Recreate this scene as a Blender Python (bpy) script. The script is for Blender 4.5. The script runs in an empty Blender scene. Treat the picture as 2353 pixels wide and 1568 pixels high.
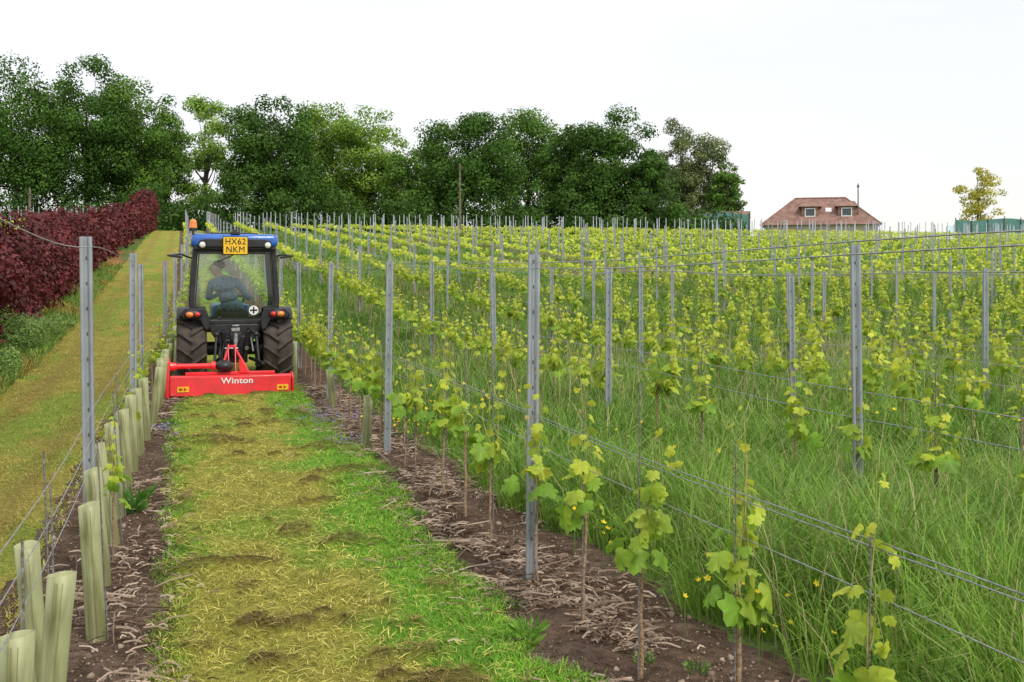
import bpy, bmesh, math, random
import numpy as np
from mathutils import Vector, Matrix
rng=np.random.default_rng(11); random.seed(11)
R=math.radians
F=2615.0; XV=417.0; HY=635.0; EYE=1.7
TH=math.atan((1176.5-XV)/F); C=math.cos(TH); S=math.sin(TH)
scene=bpy.context.scene
COL=scene.collection
# ------------------------------------------------------------------ mapping
def P(x,u):
    Xt=(x-XV)/u*C; d=F/u
    return Xt,(d-Xt*S)/C
def depth(X,Y): return Y*C+X*S
def pxx(X,Y):
    d=np.maximum(depth(X,Y),.01); return 1176.5+F*(X*C-Y*S)/d
def hash2(i,j,s):
    v=np.sin(i*127.1+j*311.7+s*74.7)*43758.5453
    return v-np.floor(v)
def vn(x,y,s=0):
    x=np.asarray(x,float); y=np.asarray(y,float)
    i=np.floor(x); j=np.floor(y); f=x-i; g=y-j; f=f*f*(3-2*f); g=g*g*(3-2*g)
    return (hash2(i,j,s)*(1-f)+hash2(i+1,j,s)*f)*(1-g)+(hash2(i,j+1,s)*(1-f)+hash2(i+1,j+1,s)*f)*g
def fbm(x,y,s=0,o=4):
    t=0;a=.5;n=0
    for k in range(o):
        t=t+a*vn(x*2**k,y*2**k,s+k*3.1); n+=a; a*=.55
    return t/n
def soft(t,w): return (np.sqrt(t*t+w*w)+t)/2
def sstep(a,b,x):
    t=np.clip((x-a)/(b-a),0,1); return t*t*(3-2*t)
def hz(X,Y):
    X=np.asarray(X,float);Y=np.asarray(Y,float)
    z=.071*soft(Y-20.5,4)-.086*soft(Y-103,6)
    z=z-.071*soft(np.array(-20.5),4)
    z=z+.10*sstep(-2.6,-3.6,X)
    near=np.exp(-(np.abs(Y-10)/60)**2)
    z=z+near*(.02*np.sin(1.3*X+.4)*np.sin(.9*Y)+.012*np.sin(2.3*X+1.1*Y))
    return z
def sh(Y): return .75*(1-np.exp(-np.maximum(0,np.asarray(Y,float)-14)/14))
def XLr(Y): return -.48+sh(Y)
def XRr(base,Y): return base*C+.35*sh(Y)

# ------------------------------------------------------------------ object helpers
def tag(o,label,cat,group=None,kind=None):
    if label:o["label"]=label
    if cat:o["category"]=cat
    if group:o["group"]=group
    if kind:o["kind"]=kind
    return o
def link(o,parent=None,loc=None,rotz=None):
    COL.objects.link(o)
    if parent:o.parent=parent
    if loc is not None:o.location=loc
    if rotz is not None:o.rotation_euler=(0,0,rotz)
    return o
def empty(name,loc=(0,0,0),rotz=0):
    o=bpy.data.objects.new(name,None); o.empty_display_size=.2
    return link(o,None,loc,rotz)
def mkmesh(name,V,Fc,mats,col=None,smooth=False,midx=None):
    me=bpy.data.meshes.new(name)
    V=np.asarray(V,np.float32).reshape(-1,3); Fc=np.asarray(Fc,np.int32); m,k=Fc.shape
    me.vertices.add(len(V)); me.vertices.foreach_set('co',V.ravel())
    me.loops.add(m*k); me.loops.foreach_set('vertex_index',Fc.ravel())
    me.polygons.add(m); me.polygons.foreach_set('loop_start',np.arange(0,m*k,k,dtype=np.int32))
    if midx is not None: me.polygons.foreach_set('material_index',np.asarray(midx,np.int32))
    if smooth: me.polygons.foreach_set('use_smooth',np.ones(m,bool))
    me.update(calc_edges=True)
    if col is not None:
        a=me.color_attributes.new('Col','FLOAT_COLOR','POINT')
        c=np.ones((len(V),4),np.float32); c[:,:3]=col; a.data.foreach_set('color',c.ravel())
    for mt in (mats if isinstance(mats,(list,tuple)) else [mats]): me.materials.append(mt)
    return me
def mobj(name,V,Fc,mats,col=None,smooth=False,parent=None,loc=None,midx=None):
    return link(bpy.data.objects.new(name,mkmesh(name,V,Fc,mats,col,smooth,midx)),parent,loc)
class Acc:
    def __init__(s): s.V=[];s.F=[];s.C=[];s.M=[];s.n=0
    def add(s,V,Fc,col=None,m=0):
        V=np.asarray(V,float); Fc=np.asarray(Fc)
        s.V.append(V); s.F.append(Fc+s.n); s.n+=len(V)
        if col is None: col=np.ones((len(V),3))
        s.C.append(np.broadcast_to(np.asarray(col,float),(len(V),3))); s.M.append(np.full(len(Fc),m))
    def get(s): return np.concatenate(s.V),np.concatenate(s.F),np.concatenate(s.C),np.concatenate(s.M)
def tubeq(pts,rad,seg=6):
    pts=np.asarray(pts,float); n=len(pts); V=[];Fc=[]
    rad=np.broadcast_to(np.asarray(rad,float),(n,))
    for i in range(n):
        t=pts[min(i+1,n-1)]-pts[max(i-1,0)]; t=t/(np.linalg.norm(t)+1e-9)
        ref=np.array([1,0,0]) if abs(t[0])<.8 else np.array([0,1,0])
        a=np.cross(t,ref);a/=np.linalg.norm(a);b=np.cross(t,a)
        for k in range(seg):
            an=2*math.pi*k/seg; V.append(pts[i]+rad[i]*(math.cos(an)*a+math.sin(an)*b))
    for i in range(n-1):
        for k in range(seg):
            Fc.append((i*seg+k,i*seg+(k+1)%seg,(i+1)*seg+(k+1)%seg,(i+1)*seg+k))
    return np.array(V),np.array(Fc)
def scatter(T,TF,pos,Rm,sc,col):
    T=np.asarray(T,float);TF=np.asarray(TF); N=len(pos)
    sc=np.asarray(sc,float)
    if sc.ndim==1: sc=np.repeat(sc[:,None],3,1)
    V=np.einsum('nij,nkj->nki',Rm,T[None]*sc[:,None,:])+pos[:,None,:]
    Fc=TF[None]+(np.arange(N)*len(T))[:,None,None]
    Cc=np.repeat(col[:,None,:],len(T),1)
    return V.reshape(-1,3),Fc.reshape(-1,TF.shape[1]),Cc.reshape(-1,3)
def nrm(a): return a/(np.linalg.norm(a,axis=-1,keepdims=True)+1e-9)
def basis(n,ydir=None):
    n=nrm(n)
    if ydir is None: ydir=rng.normal(size=n.shape)
    y=nrm(ydir-np.sum(ydir*n,1,keepdims=True)*n); x=np.cross(y,n)
    return np.stack([x,y,n],2)
CARD=[(-.5,0,0),(0,-.5,.08),(.5,0,0),(0,.5,.08)]; CARDF=[(0,1,2,3)]
# ------------------------------------------------------------------ materials
def newmat(name):
    m=bpy.data.materials.new(name); m.use_nodes=True; nt=m.node_tree
    return m,nt,nt.nodes['Principled BSDF'],nt.nodes['Material Output']
def N(nt,t,**k):
    n=nt.nodes.new(t)
    for a,b in k.items(): setattr(n,a,b)
    return n
def simple(name,col,rough=.5,metal=0,nscale=8,var=.25,bump=.0,spec=.5,dirt=None,coat=0):
    m,nt,b,o=newmat(name)
    tc=N(nt,'ShaderNodeTexCoord'); no=N(nt,'ShaderNodeTexNoise'); no.inputs['Scale'].default_value=nscale; no.inputs['Detail'].default_value=6
    nt.links.new(tc.outputs['Object'],no.inputs['Vector'])
    mx=N(nt,'ShaderNodeMix',data_type='RGBA'); 
    lo=[c*(1-var) for c in col]; hi=[min(1,c*(1+var)) for c in col]
    if dirt: lo=dirt
    cr=N(nt,'ShaderNodeMapRange'); cr.inputs[1].default_value=.35; cr.inputs[2].default_value=.65
    nt.links.new(no.outputs['Fac'],cr.inputs[0]); nt.links.new(cr.outputs[0],mx.inputs['Factor'])
    mx.inputs['A'].default_value=(*lo,1); mx.inputs['B'].default_value=(*hi,1)
    nt.links.new(mx.outputs['Result'],b.inputs['Base Color'])
    b.inputs['Roughness'].default_value=rough; b.inputs['Metallic'].default_value=metal
    b.inputs['Specular IOR Level'].default_value=spec; b.inputs['Coat Weight'].default_value=coat
    if bump:
        bp=N(nt,'ShaderNodeBump'); bp.inputs['Strength'].default_value=bump; bp.inputs['Distance'].default_value=.02
        nt.links.new(no.outputs['Fac'],bp.inputs['Height']); nt.links.new(bp.outputs['Normal'],b.inputs['Normal'])
    return m
def foliage(name,trans=.35,rough=.55,spec=.3,gain=1.0,nsc=3.0):
    m,nt,b,o=newmat(name)
    at=N(nt,'ShaderNodeAttribute'); at.attribute_name='Col'
    g=N(nt,'ShaderNodeNewGeometry'); no=N(nt,'ShaderNodeTexNoise'); no.inputs['Scale'].default_value=nsc; no.inputs['Detail'].default_value=4
    nt.links.new(g.outputs['Position'],no.inputs['Vector'])
    mr=N(nt,'ShaderNodeMapRange'); mr.inputs[1].default_value=.3; mr.inputs[2].default_value=.7; mr.inputs[3].default_value=.72*gain; mr.inputs[4].default_value=1.28*gain
    nt.links.new(no.outputs['Fac'],mr.inputs[0])
    vm=N(nt,'ShaderNodeVectorMath',operation='SCALE'); nt.links.new(at.outputs['Color'],vm.inputs[0]); nt.links.new(mr.outputs[0],vm.inputs['Scale'])
    nt.links.new(vm.outputs[0],b.inputs['Base Color']); b.inputs['Roughness'].default_value=rough; b.inputs['Specular IOR Level'].default_value=spec
    if trans<=0: return m
    tr=N(nt,'ShaderNodeBsdfTranslucent'); nt.links.new(vm.outputs[0],tr.inputs['Color'])
    ms=N(nt,'ShaderNodeMixShader'); ms.inputs[0].default_value=trans
    nt.links.new(b.outputs[0],ms.inputs[1]); nt.links.new(tr.outputs[0],ms.inputs[2]); nt.links.new(ms.outputs[0],o.inputs['Surface'])
    return m
def groundmat(name,sc1=35,sc2=180,bump=.6,lo=.45,hi=1.5):
    m,nt,b,o=newmat(name)
    at=N(nt,'ShaderNodeAttribute'); at.attribute_name='Col'
    g=N(nt,'ShaderNodeNewGeometry')
    n1=N(nt,'ShaderNodeTexNoise'); n1.inputs['Scale'].default_value=sc1; n1.inputs['Detail'].default_value=6
    n2=N(nt,'ShaderNodeTexNoise'); n2.inputs['Scale'].default_value=sc2; n2.inputs['Detail'].default_value=3
    nt.links.new(g.outputs['Position'],n1.inputs['Vector']); nt.links.new(g.outputs['Position'],n2.inputs['Vector'])
    ad=N(nt,'ShaderNodeMath',operation='ADD'); nt.links.new(n1.outputs['Fac'],ad.inputs[0]); nt.links.new(n2.outputs['Fac'],ad.inputs[1])
    mr=N(nt,'ShaderNodeMapRange'); mr.inputs[1].default_value=.72; mr.inputs[2].default_value=1.28; mr.inputs[3].default_value=lo; mr.inputs[4].default_value=hi
    nt.links.new(ad.outputs[0],mr.inputs[0])
    vm=N(nt,'ShaderNodeVectorMath',operation='SCALE'); nt.links.new(at.outputs['Color'],vm.inputs[0]); nt.links.new(mr.outputs[0],vm.inputs['Scale'])
    nt.links.new(vm.outputs[0],b.inputs['Base Color']); b.inputs['Roughness'].default_value=.95; b.inputs['Specular IOR Level'].default_value=.15
    bp=N(nt,'ShaderNodeBump'); bp.inputs['Strength'].default_value=bump; bp.inputs['Distance'].default_value=.03
    nt.links.new(ad.outputs[0],bp.inputs['Height']); nt.links.new(bp.outputs['Normal'],b.inputs['Normal'])
    return m
M_ground=groundmat('meadow_ground',6,40,.5)
M_soil=groundmat('soil',18,120,1.0,.4,1.6)
M_mown=groundmat('mown_grass',30,150,1.0,.45,1.5)
M_grass=foliage('grass_blades',.3,.5,.3)
M_leaf=foliage('vine_leaf',.45,.45,.3,nsc=9)
M_tree=foliage('tree_leaf',.28,.6,.1,nsc=.5)
M_purple=foliage('purple_leaf',.15,.5,.3,nsc=1.2)
M_dry=foliage('dry_stalk',.0,.85,.1,nsc=6)
M_stone=foliage('stone',.0,.9,.1,nsc=30)
M_bark=simple('bark',(.055,.045,.033),.9,0,6,.4,.8)
M_vbark=simple('vine_bark',(.30,.20,.12),.85,0,60,.4,.5)
M_shoot=simple('green_shoot',(.34,.34,.08),.6,0,30,.3)
M_galv=simple('galvanised_steel',(.36,.39,.42),.5,.5,5,.14,.03)
M_dark=simple('dark_slot',(.06,.06,.065),.8)
M_wire=simple('wire_steel',(.34,.35,.37),.45,.6,40,.3)
M_rod=simple('rod_steel',(.22,.2,.2),.6,.4,60,.4,.4)
M_red=simple('red_paint',(.80,.022,.03),.35,0,5,.12,.02,dirt=(.64,.025,.03),coat=.3)
M_blue=simple('blue_paint',(.02,.13,.50),.3,0,5,.15,coat=.4)
M_black=simple('black_plastic',(.018,.018,.02),.45,0,12,.4)
M_tyre=simple('tyre_rubber',(.028,.026,.025),.85,0,9,.3,.3,dirt=(.085,.065,.05))
M_steel=simple('bare_steel',(.45,.45,.45),.35,.8,20,.3)
M_rim=simple('rim_paint',(.35,.35,.36),.5,.2,10,.3)
M_yel=simple('plate_yellow',(.85,.52,.02),.4,0,5,.05)
M_ink=simple('plate_ink',(.01,.01,.01),.5)
M_white=simple('white_vinyl',(.8,.8,.8),.45,0,5,.05)
M_orange=simple('amber_lens',(.85,.22,.03),.2,0,20,.15,coat=.5)
M_redl=simple('red_lens',(.6,.02,.015),.2,0,20,.15,coat=.5)
M_lamp=simple('lamp_glass',(.75,.78,.72),.15,.0,20,.1,coat=.6)
M_skin=simple('skin',(.78,.52,.42),.6,0,10,.08)
M_shirt=simple('blue_cloth',(.24,.33,.46),.9,0,25,.3,.3)
M_trous=simple('dark_trousers',(.05,.05,.06),.9,0,25,.3,.3)
M_hair=simple('grey_hair',(.24,.20,.17),.8,0,40,.4)
M_tile=simple('roof_tile',(.25,.145,.115),.85,0,1.6,.25,.5)
M_wall=simple('render_wall',(.5,.44,.36),.85,0,3,.1,.2)
M_glassd=simple('window_glass',(.06,.08,.1),.08,0,5,.3)
M_teal=simple('teal_netting',(.09,.22,.20),.8,0,5,.2)
M_wood=simple('weathered_wood',(.16,.12,.09),.85,0,8,.4,.3)
M_tube=simple('guard_plastic',(.35,.37,.19),.55,0,5,.15,.1)
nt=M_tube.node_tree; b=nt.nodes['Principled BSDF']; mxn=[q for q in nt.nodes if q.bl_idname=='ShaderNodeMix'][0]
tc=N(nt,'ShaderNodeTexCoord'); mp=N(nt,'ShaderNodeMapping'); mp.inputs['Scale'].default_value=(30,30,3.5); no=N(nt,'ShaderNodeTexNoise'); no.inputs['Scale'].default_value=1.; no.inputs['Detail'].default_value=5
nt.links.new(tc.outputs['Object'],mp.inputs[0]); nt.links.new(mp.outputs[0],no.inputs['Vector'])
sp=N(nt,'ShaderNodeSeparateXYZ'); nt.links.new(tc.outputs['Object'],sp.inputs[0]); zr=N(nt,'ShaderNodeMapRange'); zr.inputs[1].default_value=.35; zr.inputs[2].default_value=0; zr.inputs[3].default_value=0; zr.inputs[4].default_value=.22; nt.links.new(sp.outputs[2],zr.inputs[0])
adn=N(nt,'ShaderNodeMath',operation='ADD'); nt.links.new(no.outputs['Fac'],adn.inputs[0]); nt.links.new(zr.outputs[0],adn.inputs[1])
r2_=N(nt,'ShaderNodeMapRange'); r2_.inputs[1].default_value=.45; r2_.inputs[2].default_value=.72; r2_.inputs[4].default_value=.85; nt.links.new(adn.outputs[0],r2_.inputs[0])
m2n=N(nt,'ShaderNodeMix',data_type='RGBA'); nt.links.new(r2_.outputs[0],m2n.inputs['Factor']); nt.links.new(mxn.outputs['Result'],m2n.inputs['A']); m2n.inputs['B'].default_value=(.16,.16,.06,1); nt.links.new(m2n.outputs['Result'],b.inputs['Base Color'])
m,nt,b,o=newmat('cab_glass')
tr=N(nt,'ShaderNodeBsdfTransparent'); tr.inputs[0].default_value=(.84,.95,.88,1); gl=N(nt,'ShaderNodeBsdfGlossy'); gl.inputs['Roughness'].default_value=.05
fr=N(nt,'ShaderNodeFresnel'); fr.inputs[0].default_value=1.5; ad=N(nt,'ShaderNodeMath',operation='ADD'); ad.inputs[1].default_value=.06
nt.links.new(fr.outputs[0],ad.inputs[0]); ms=N(nt,'ShaderNodeMixShader'); nt.links.new(ad.outputs[0],ms.inputs[0]); nt.links.new(tr.outputs[0],ms.inputs[1]); nt.links.new(gl.outputs[0],ms.inputs[2]); nt.links.new(ms.outputs[0],o.inputs['Surface'])
M_glass=m
# ------------------------------------------------------------------ terrain
def grow(a,b,s0,g):
    out=[a]; s=s0
    while out[-1]<b: out.append(out[-1]+s); s*=g
    return np.array(out)
def lerp(a,b,t): return np.asarray(a)*(1-t)+np.asarray(b)*t
xs=np.concatenate([-grow(8,1800,.4,1.12)[::-1],np.arange(-7.9,14,.15),grow(14,1800,.3,1.07)])
ys=np.concatenate([-grow(0,60,.5,1.3)[::-1][:-1],np.arange(0,24,.2),grow(24,115,.3,1.03),grow(120,2500,4,1.25)])
GX,GY=np.meshgrid(xs,ys); Z=hz(GX,GY)
V=np.stack([GX,GY,Z],2).reshape(-1,3); nx=len(xs); ny=len(ys)
ii,jj=np.meshgrid(np.arange(nx-1),np.arange(ny-1)); a=(jj*nx+ii).ravel()
Fc=np.stack([a,a+1,a+nx+1,a+nx],1)
X=V[:,0];Y=V[:,1]
t=fbm(X*.5,Y*.5,3)[:,None]
col=np.array([.05,.09,.02])*(1-t)+np.array([.13,.17,.045])*t
far=sstep(20,45,Y)[:,None]; col=lerp(col,lerp([.055,.12,.02],[.12,.20,.035],t),far)
t2=sstep(.42,.6,fbm(X*.25,Y*.12,9))[:,None]*sstep(26,10,np.abs(X-12))[:,None]*far
col=lerp(col,[.17,.10,.055],t2*.6)
bank=(sstep(-2.4,-2.7,X)*sstep(-3.7,-3.2,X)*sstep(.45,.6,fbm(X*1.5,Y*.8,21)))[:,None]
col=col*(1-bank)+np.array([.36,.15,.06])*bank
g=mobj('ground',V,Fc,M_ground,col,True); tag(g,'rough grassy vineyard ground rising to a low crest','ground',kind='structure')
def sheet(name,Ys,lf,rf,nc,mat,zo,bump,colf,label,cat):
    L=lf(Ys);Rr=rf(Ys); t=np.linspace(0,1,nc); XX=L[:,None]+(Rr-L)[:,None]*t[None]; YY=np.repeat(Ys[:,None],nc,1)
    ed=np.minimum(t,1-t)[None]*nc/4; ed=np.clip(ed,0,1)
    ZZ=hz(XX,YY)+zo+bump(XX,YY)*ed
    V=np.stack([XX,YY,ZZ],2).reshape(-1,3); n=len(Ys)
    ii,jj=np.meshgrid(np.arange(nc-1),np.arange(n-1)); a=(jj*nc+ii).ravel()
    Fc=np.stack([a,a+1,a+nc+1,a+nc],1)
    TT=np.repeat(t[None],n,0).ravel()
    o=mobj(name,V,Fc,mat,colf(V[:,0],V[:,1],TT),True); tag(o,label,cat,kind='structure'); return o
Yl=np.concatenate([np.arange(2.5,17,.045),np.arange(17,40,.15),np.arange(40,104,.6)])
rag=lambda Y,s,a:(fbm(Y*1.8,Y*0+s,s)-.5)*a*2.4+(vn(Y*9,Y*0,s+5)-.5)*a*.6
def soilcol(X,Y,T):
    n=fbm(X*5,Y*5,4)[:,None]; n2=sstep(.5,.75,fbm(X*2,Y*2,31))[:,None]
    c=lerp([.07,.042,.028],[.18,.12,.082],n); return lerp(c,[.23,.165,.12],n2*.5)
sb=lambda X,Y:.04*fbm(X*7,Y*7,8)+.016*vn(X*35,Y*35,2)
sheet('soil_strip',Yl,lambda Y:XLr(Y)-.5+rag(Y,1,.08),lambda Y:XLr(Y)+.5+rag(Y,2,.05),34,M_soil,.006,sb,soilcol,'bare brown soil strip under the guarded vines','soil strip')
def SR(Y): return XRr(1.94,Y)+.42+.22*sstep(9,5,np.asarray(Y,float))+rag(Y,4,.12)
sheet('soil_strip',Yl,lambda Y:XRr(1.94,Y)-.62+rag(Y,3,.05),SR,40,M_soil,.006,sb,soilcol,'bare brown soil strip littered with dry stalks','soil strip')
def LL(Y): return XLr(Y)+.40+rag(Y,6,.07)
def LR(Y):
    Y=np.asarray(Y,float); return np.interp(Y,[3.5,4.5,6.1,8,10.4,14.5,20],[1.34,1.36,1.44,1.50,1.60,1.45,1.5])+.35*sh(Y)+rag(Y,7,.16)
def clump(X,Y): return sstep(.60,.74,fbm(X*3.0+7,Y*4.2,44))
def lanecol(X,Y,T):
    T=T[:,None]; n=fbm(X*2.2,Y*1.3,12)[:,None]; n2=fbm(X*9,Y*7,14)[:,None]; 
    c=lerp([.24,.26,.035],[.48,.43,.085],n2)
    gw=np.clip(sstep(.6,.88,T+.25*(n-.5))*1.1+sstep(.45,.66,n)*.55+sstep(.12,0,T)*.5,0,1); c=lerp(c,lerp([.12,.28,.02],[.23,.47,.035],n2),gw)
    br=clump(X,Y)[:,None]*(1-gw*.4); return lerp(c,[.13,.095,.03],br*.8)
lb=lambda X,Y:.02+.03*fbm(X*6,Y*6,18)+.045*clump(X,Y)
sheet('grass_lane',Yl,LL,LR,46,M_mown,.012,lb,lanecol,'freshly mown grass lane covered in clippings','grass lane')
def pathcol(X,Y,T):
    n=fbm(X*1.6,Y*.5,52)[:,None]; n2=fbm(X*8,Y*4,54)[:,None]
    c=lerp([.27,.25,.045],[.46,.40,.09],n2); c=lerp(c,[.19,.33,.035],sstep(.42,.62,n)*.65)
    st=np.exp(-((T-.28)/.08)**2)+np.exp(-((T-.75)/.08)**2); return lerp(c,[.30,.19,.06],(st*.45)[:,None])
sheet('grass_path',Yl,lambda Y:-2.45+.1*sh(Y)+rag(Y,8,.12),lambda Y:XLr(Y)-.28+rag(Y,9,.08),46,M_mown,.012,lambda X,Y:.01+.03*fbm(X*5,Y*5,19),pathcol,'mown olive grass path beside the purple hedge','grass path')
# ------------------------------------------------------------------ grass blades
def blades(pos,h,w,az,lean,col,name,label,mat=M_grass,cat='grass'):
    n=len(pos); d=np.stack([np.cos(az),np.sin(az),np.zeros(n)],1)
    wa=az+math.pi/2+rng.normal(0,.8,n); wd=np.stack([np.cos(wa),np.sin(wa),np.zeros(n)],1)*(w/2)[:,None]
    up=np.array([0,0,1.])
    m=pos+up*(h*.55)[:,None]+d*(lean*h*.28)[:,None]
    q=pos+up*(h*(.9-.12*lean))[:,None]+d*(lean*h*.75)[:,None]
    tip=pos+up*(h*(1-.35*lean))[:,None]+d*(lean*h*1.15)[:,None]
    V=np.stack([pos-wd,pos+wd,m-wd*.85,m+wd*.85,q-wd*.5,q+wd*.5,tip],1).reshape(-1,3)
    Tq=np.array([(0,1,3),(0,3,2),(2,3,5),(2,5,4),(4,5,6)])
    Fc=(Tq[None]+(np.arange(n)*7)[:,None,None]).reshape(-1,3)
    Cc=(col[:,None,:]*np.ones(7)[None,:,None]).reshape(-1,3)
    return tag(mobj(name,V,Fc,mat,Cc),label,cat,kind='stuff')
def inview(X,Y,m=140):
    d=depth(X,Y); p=pxx(X,Y); return (d>2.5)&(p>-m)&(p<2353+m)
def zone(d0,d1,dens,xmin,nb,hr,wr,clr,name,label,colA,colB,edge=False):
    xmax=min(100,d1*.95+2); area=(xmax-xmin)*(d1-d0*0.3)
    n=int(area*dens); X=rng.uniform(xmin,xmax,n); Y=rng.uniform(d0*.3,d1*1.02,n)
    d=depth(X,Y); k=inview(X,Y)&(d>=d0)&(d<d1)&(Y<108)&(X>SR(Y)+.05)
    X=X[k];Y=Y[k]; dn=fbm(X*.7,Y*.7,61); k=rng.random(len(X))<np.clip(.55+1.2*(dn-.3),.25,1); X=X[k];Y=Y[k]
    nc=len(X); ch=rng.uniform(*hr,nc)*(.65+.8*fbm(X*.45,Y*.45,62))*(1-.35*sstep(.5,.1,X-SR(Y)))
    ct=fbm(X*.6,Y*.6,66); hue=rng.random(nc)
    az=rng.uniform(0,2*math.pi,(nc,nb)); rr=np.sqrt(rng.random((nc,nb)))*rng.uniform(*clr,nc)[:,None]
    bx=X[:,None]+np.cos(az)*rr; by=Y[:,None]+np.sin(az)*rr
    h=ch[:,None]*rng.uniform(.5,1.1,(nc,nb)); lean=rng.uniform(.15,1.0,(nc,nb)); az2=az+rng.normal(0,.6,(nc,nb))
    pos=np.stack([bx.ravel(),by.ravel(),hz(bx.ravel(),by.ravel())],1)
    tt=np.clip(ct[:,None]*.9+.3*(hue[:,None]-.5)+rng.normal(0,.15,(nc,nb)),0,1).ravel()[:,None]
    col=lerp(colA,colB,tt); dry=(rng.random(nc*nb)<.07)[:,None]; col=np.where(dry,np.array([.42,.38,.17]),col)
    w=rng.uniform(*wr,nc*nb)
    return blades(pos,h.ravel(),w,az2.ravel(),lean.ravel(),col,name,label)
gA=np.array([.075,.19,.02]); gB=np.array([.29,.46,.06])
zone(3,8.5,105,2.2,34,(.36,.66),(.004,.009),(.05,.14),'tall_grass','tall uncut green grass between the trellis rows',gA,gB)
zone(8.5,18,32,2.2,25,(.34,.56),(.007,.014),(.08,.2),'tall_grass','tall uncut green grass between the trellis rows',gA,gB)
zone(18,45,7,2.3,14,(.20,.36),(.014,.028),(.12,.35),'tall_grass','tall uncut green grass between the trellis rows',gA,gB*.75)
zone(45,112,1.2,2.3,9,(.12,.24),(.04,.07),(.2,.6),'tall_grass','distant rough grass on the vineyard slope',gA,gB*.66)
n=5200; X=rng.uniform(2.6,16,n);Y=rng.uniform(3,20,n); k=inview(X,Y)&(fbm(X*.6,Y*.6,71)>.45); X=X[k];Y=Y[k]; n=len(X)
blades(np.stack([X,Y,hz(X,Y)],1),rng.uniform(.5,.85,n),np.full(n,.0035)+depth(X,Y)*.0002,rng.uniform(0,6.28,n),rng.uniform(.1,.6,n),lerp([.36,.36,.14],[.50,.44,.24],rng.random((n,1))),'seeding_grass','pale seeding grass stalks among the rows')
def shortg(n,xf,y0,y1,h,w,colf,name,label,cat='grass',lean=(.3,1.3)):
    Y=y0+(y1-y0)*rng.random(n)**1.5; X=xf(Y,rng.random(n)); k=inview(X,Y,60); X=X[k];Y=Y[k]; n=len(X)
    z=hz(X,Y)+.012
    sc=.7+.5*np.sqrt(depth(X,Y)/8)
    return blades(np.stack([X,Y,z],1),rng.uniform(*h,n),rng.uniform(*w,n)*sc,rng.uniform(0,6.28,n),rng.uniform(*lean,n),colf(X,Y),name,label,cat=cat)
def lnc(X,Y):
    T=np.clip((X-LL(Y))/(LR(Y)-LL(Y)),0,1); return lanecol(X,Y,T)*rng.uniform(.7,1.5,(len(X),1))
shortg(105000,lambda Y,r:LL(Y)-.05+(LR(Y)-LL(Y)+.08)*r,3.2,17,(.03,.065),(.003,.006),lnc,'cut_grass','short cut grass blades and clippings on the lane')
shortg(32000,lambda Y,r:LR(Y)-.35+.45*r**.7+.10*(fbm(Y*5,Y*0,90)-.5),3.2,17,(.04,.09),(.003,.006),lambda X,Y:lerp([.12,.31,.02],[.29,.54,.045],rng.random((len(X),1))),'cut_grass','bright fresh grass along the lane edge')
def ptc(X,Y):
    T=np.clip((X+2.45)/1.7,0,1); return pathcol(X,Y,T)*rng.uniform(.7,1.5,(len(X),1))
shortg(55000,lambda Y,r:-2.5+(XLr(Y)-.28+2.5)*r,5,45,(.03,.06),(.005,.009),ptc,'cut_grass','short cut grass on the headland path')
shortg(24000,lambda Y,r:-3.25+.85*r,8,50,(.05,.26),(.008,.014),lambda X,Y:lerp([.09,.20,.025],[.30,.43,.08],rng.random((len(X),1)))*lerp([1,1,1],[1.6,.8,1.],sstep(.5,.65,fbm(X*2,Y*.6,93))[:,None]),'verge_grass','longer green verge grass under the hedge')
n=60000; Y=3.2+14*rng.random(n)**1.4; r=rng.random(n); X=LL(Y)+(LR(Y)-LL(Y)+.12)*r; k=(rng.random(n)<.3+clump(X,Y)*1.0)&inview(X,Y,50); X=X[k];Y=Y[k]; n=len(X)
cl=clump(X,Y); z=hz(X,Y)+.035+.045*cl+rng.uniform(0,.03,n)
nn=np.stack([rng.normal(0,.35,n),rng.normal(0,.35,n),np.ones(n)],1)
V,Fc,Cc=scatter([(-.5,0,0),(0,-.06,.03),(.5,0,.0),(0,.06,.03)],CARDF,np.stack([X,Y,z],1),basis(nn),np.stack([rng.uniform(.04,.11,n),rng.uniform(.03,.05,n),np.full(n,.2)],1),lerp([.54,.48,.13],[.16,.115,.04],np.clip(cl*1.1+rng.normal(0,.25,n),0,1)[:,None]))
tag(mobj('grass_clippings',V,Fc,M_dry,Cc),'dried brown and yellow grass clippings','clippings',kind='stuff')
def stalks(n,xf,y0,y1,name,thr=.5):
    Y=y0+(y1-y0)*rng.random(n)**1.3; X=xf(Y); k=fbm(X*2.5,Y*1.4,81)>thr; X=X[k];Y=Y[k]; n=len(X)
    z=hz(X,Y)+.035+rng.uniform(0,.03,n); nn=np.stack([rng.normal(0,.15,n),rng.normal(0,.15,n),np.ones(n)],1)
    T=np.array([(-.5,-.012,0),(0,.02,.03),(.5,-.012,0),(-.5,.012,0.02),(0,.044,.05),(.5,.012,0.02)])
    TF=[(0,1,4,3),(1,2,5,4)]
    V,Fc,Cc=scatter(T,TF,np.stack([X,Y,z],1),basis(nn),np.stack([rng.uniform(.02,.13,n)*(1+2*(rng.random(n)<.10)),rng.uniform(.1,.3,n),np.full(n,.3)],1),lerp([.15,.095,.065],[.46,.37,.28],rng.random((n,1))**1.2))
    tag(mobj(name,V,Fc,M_dry,Cc),'scattered dry stalks and prunings on the soil','dry stalks',kind='stuff')
stalks(10000,lambda Y:XRr(1.94,Y)-.05+rng.normal(0,.24,len(Y)),4,17,'dry_stalks',.45)
stalks(2800,lambda Y:XLr(Y)+.18+rng.normal(0,.17,len(Y)),4,17,'dry_stalks',.47)
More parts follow.
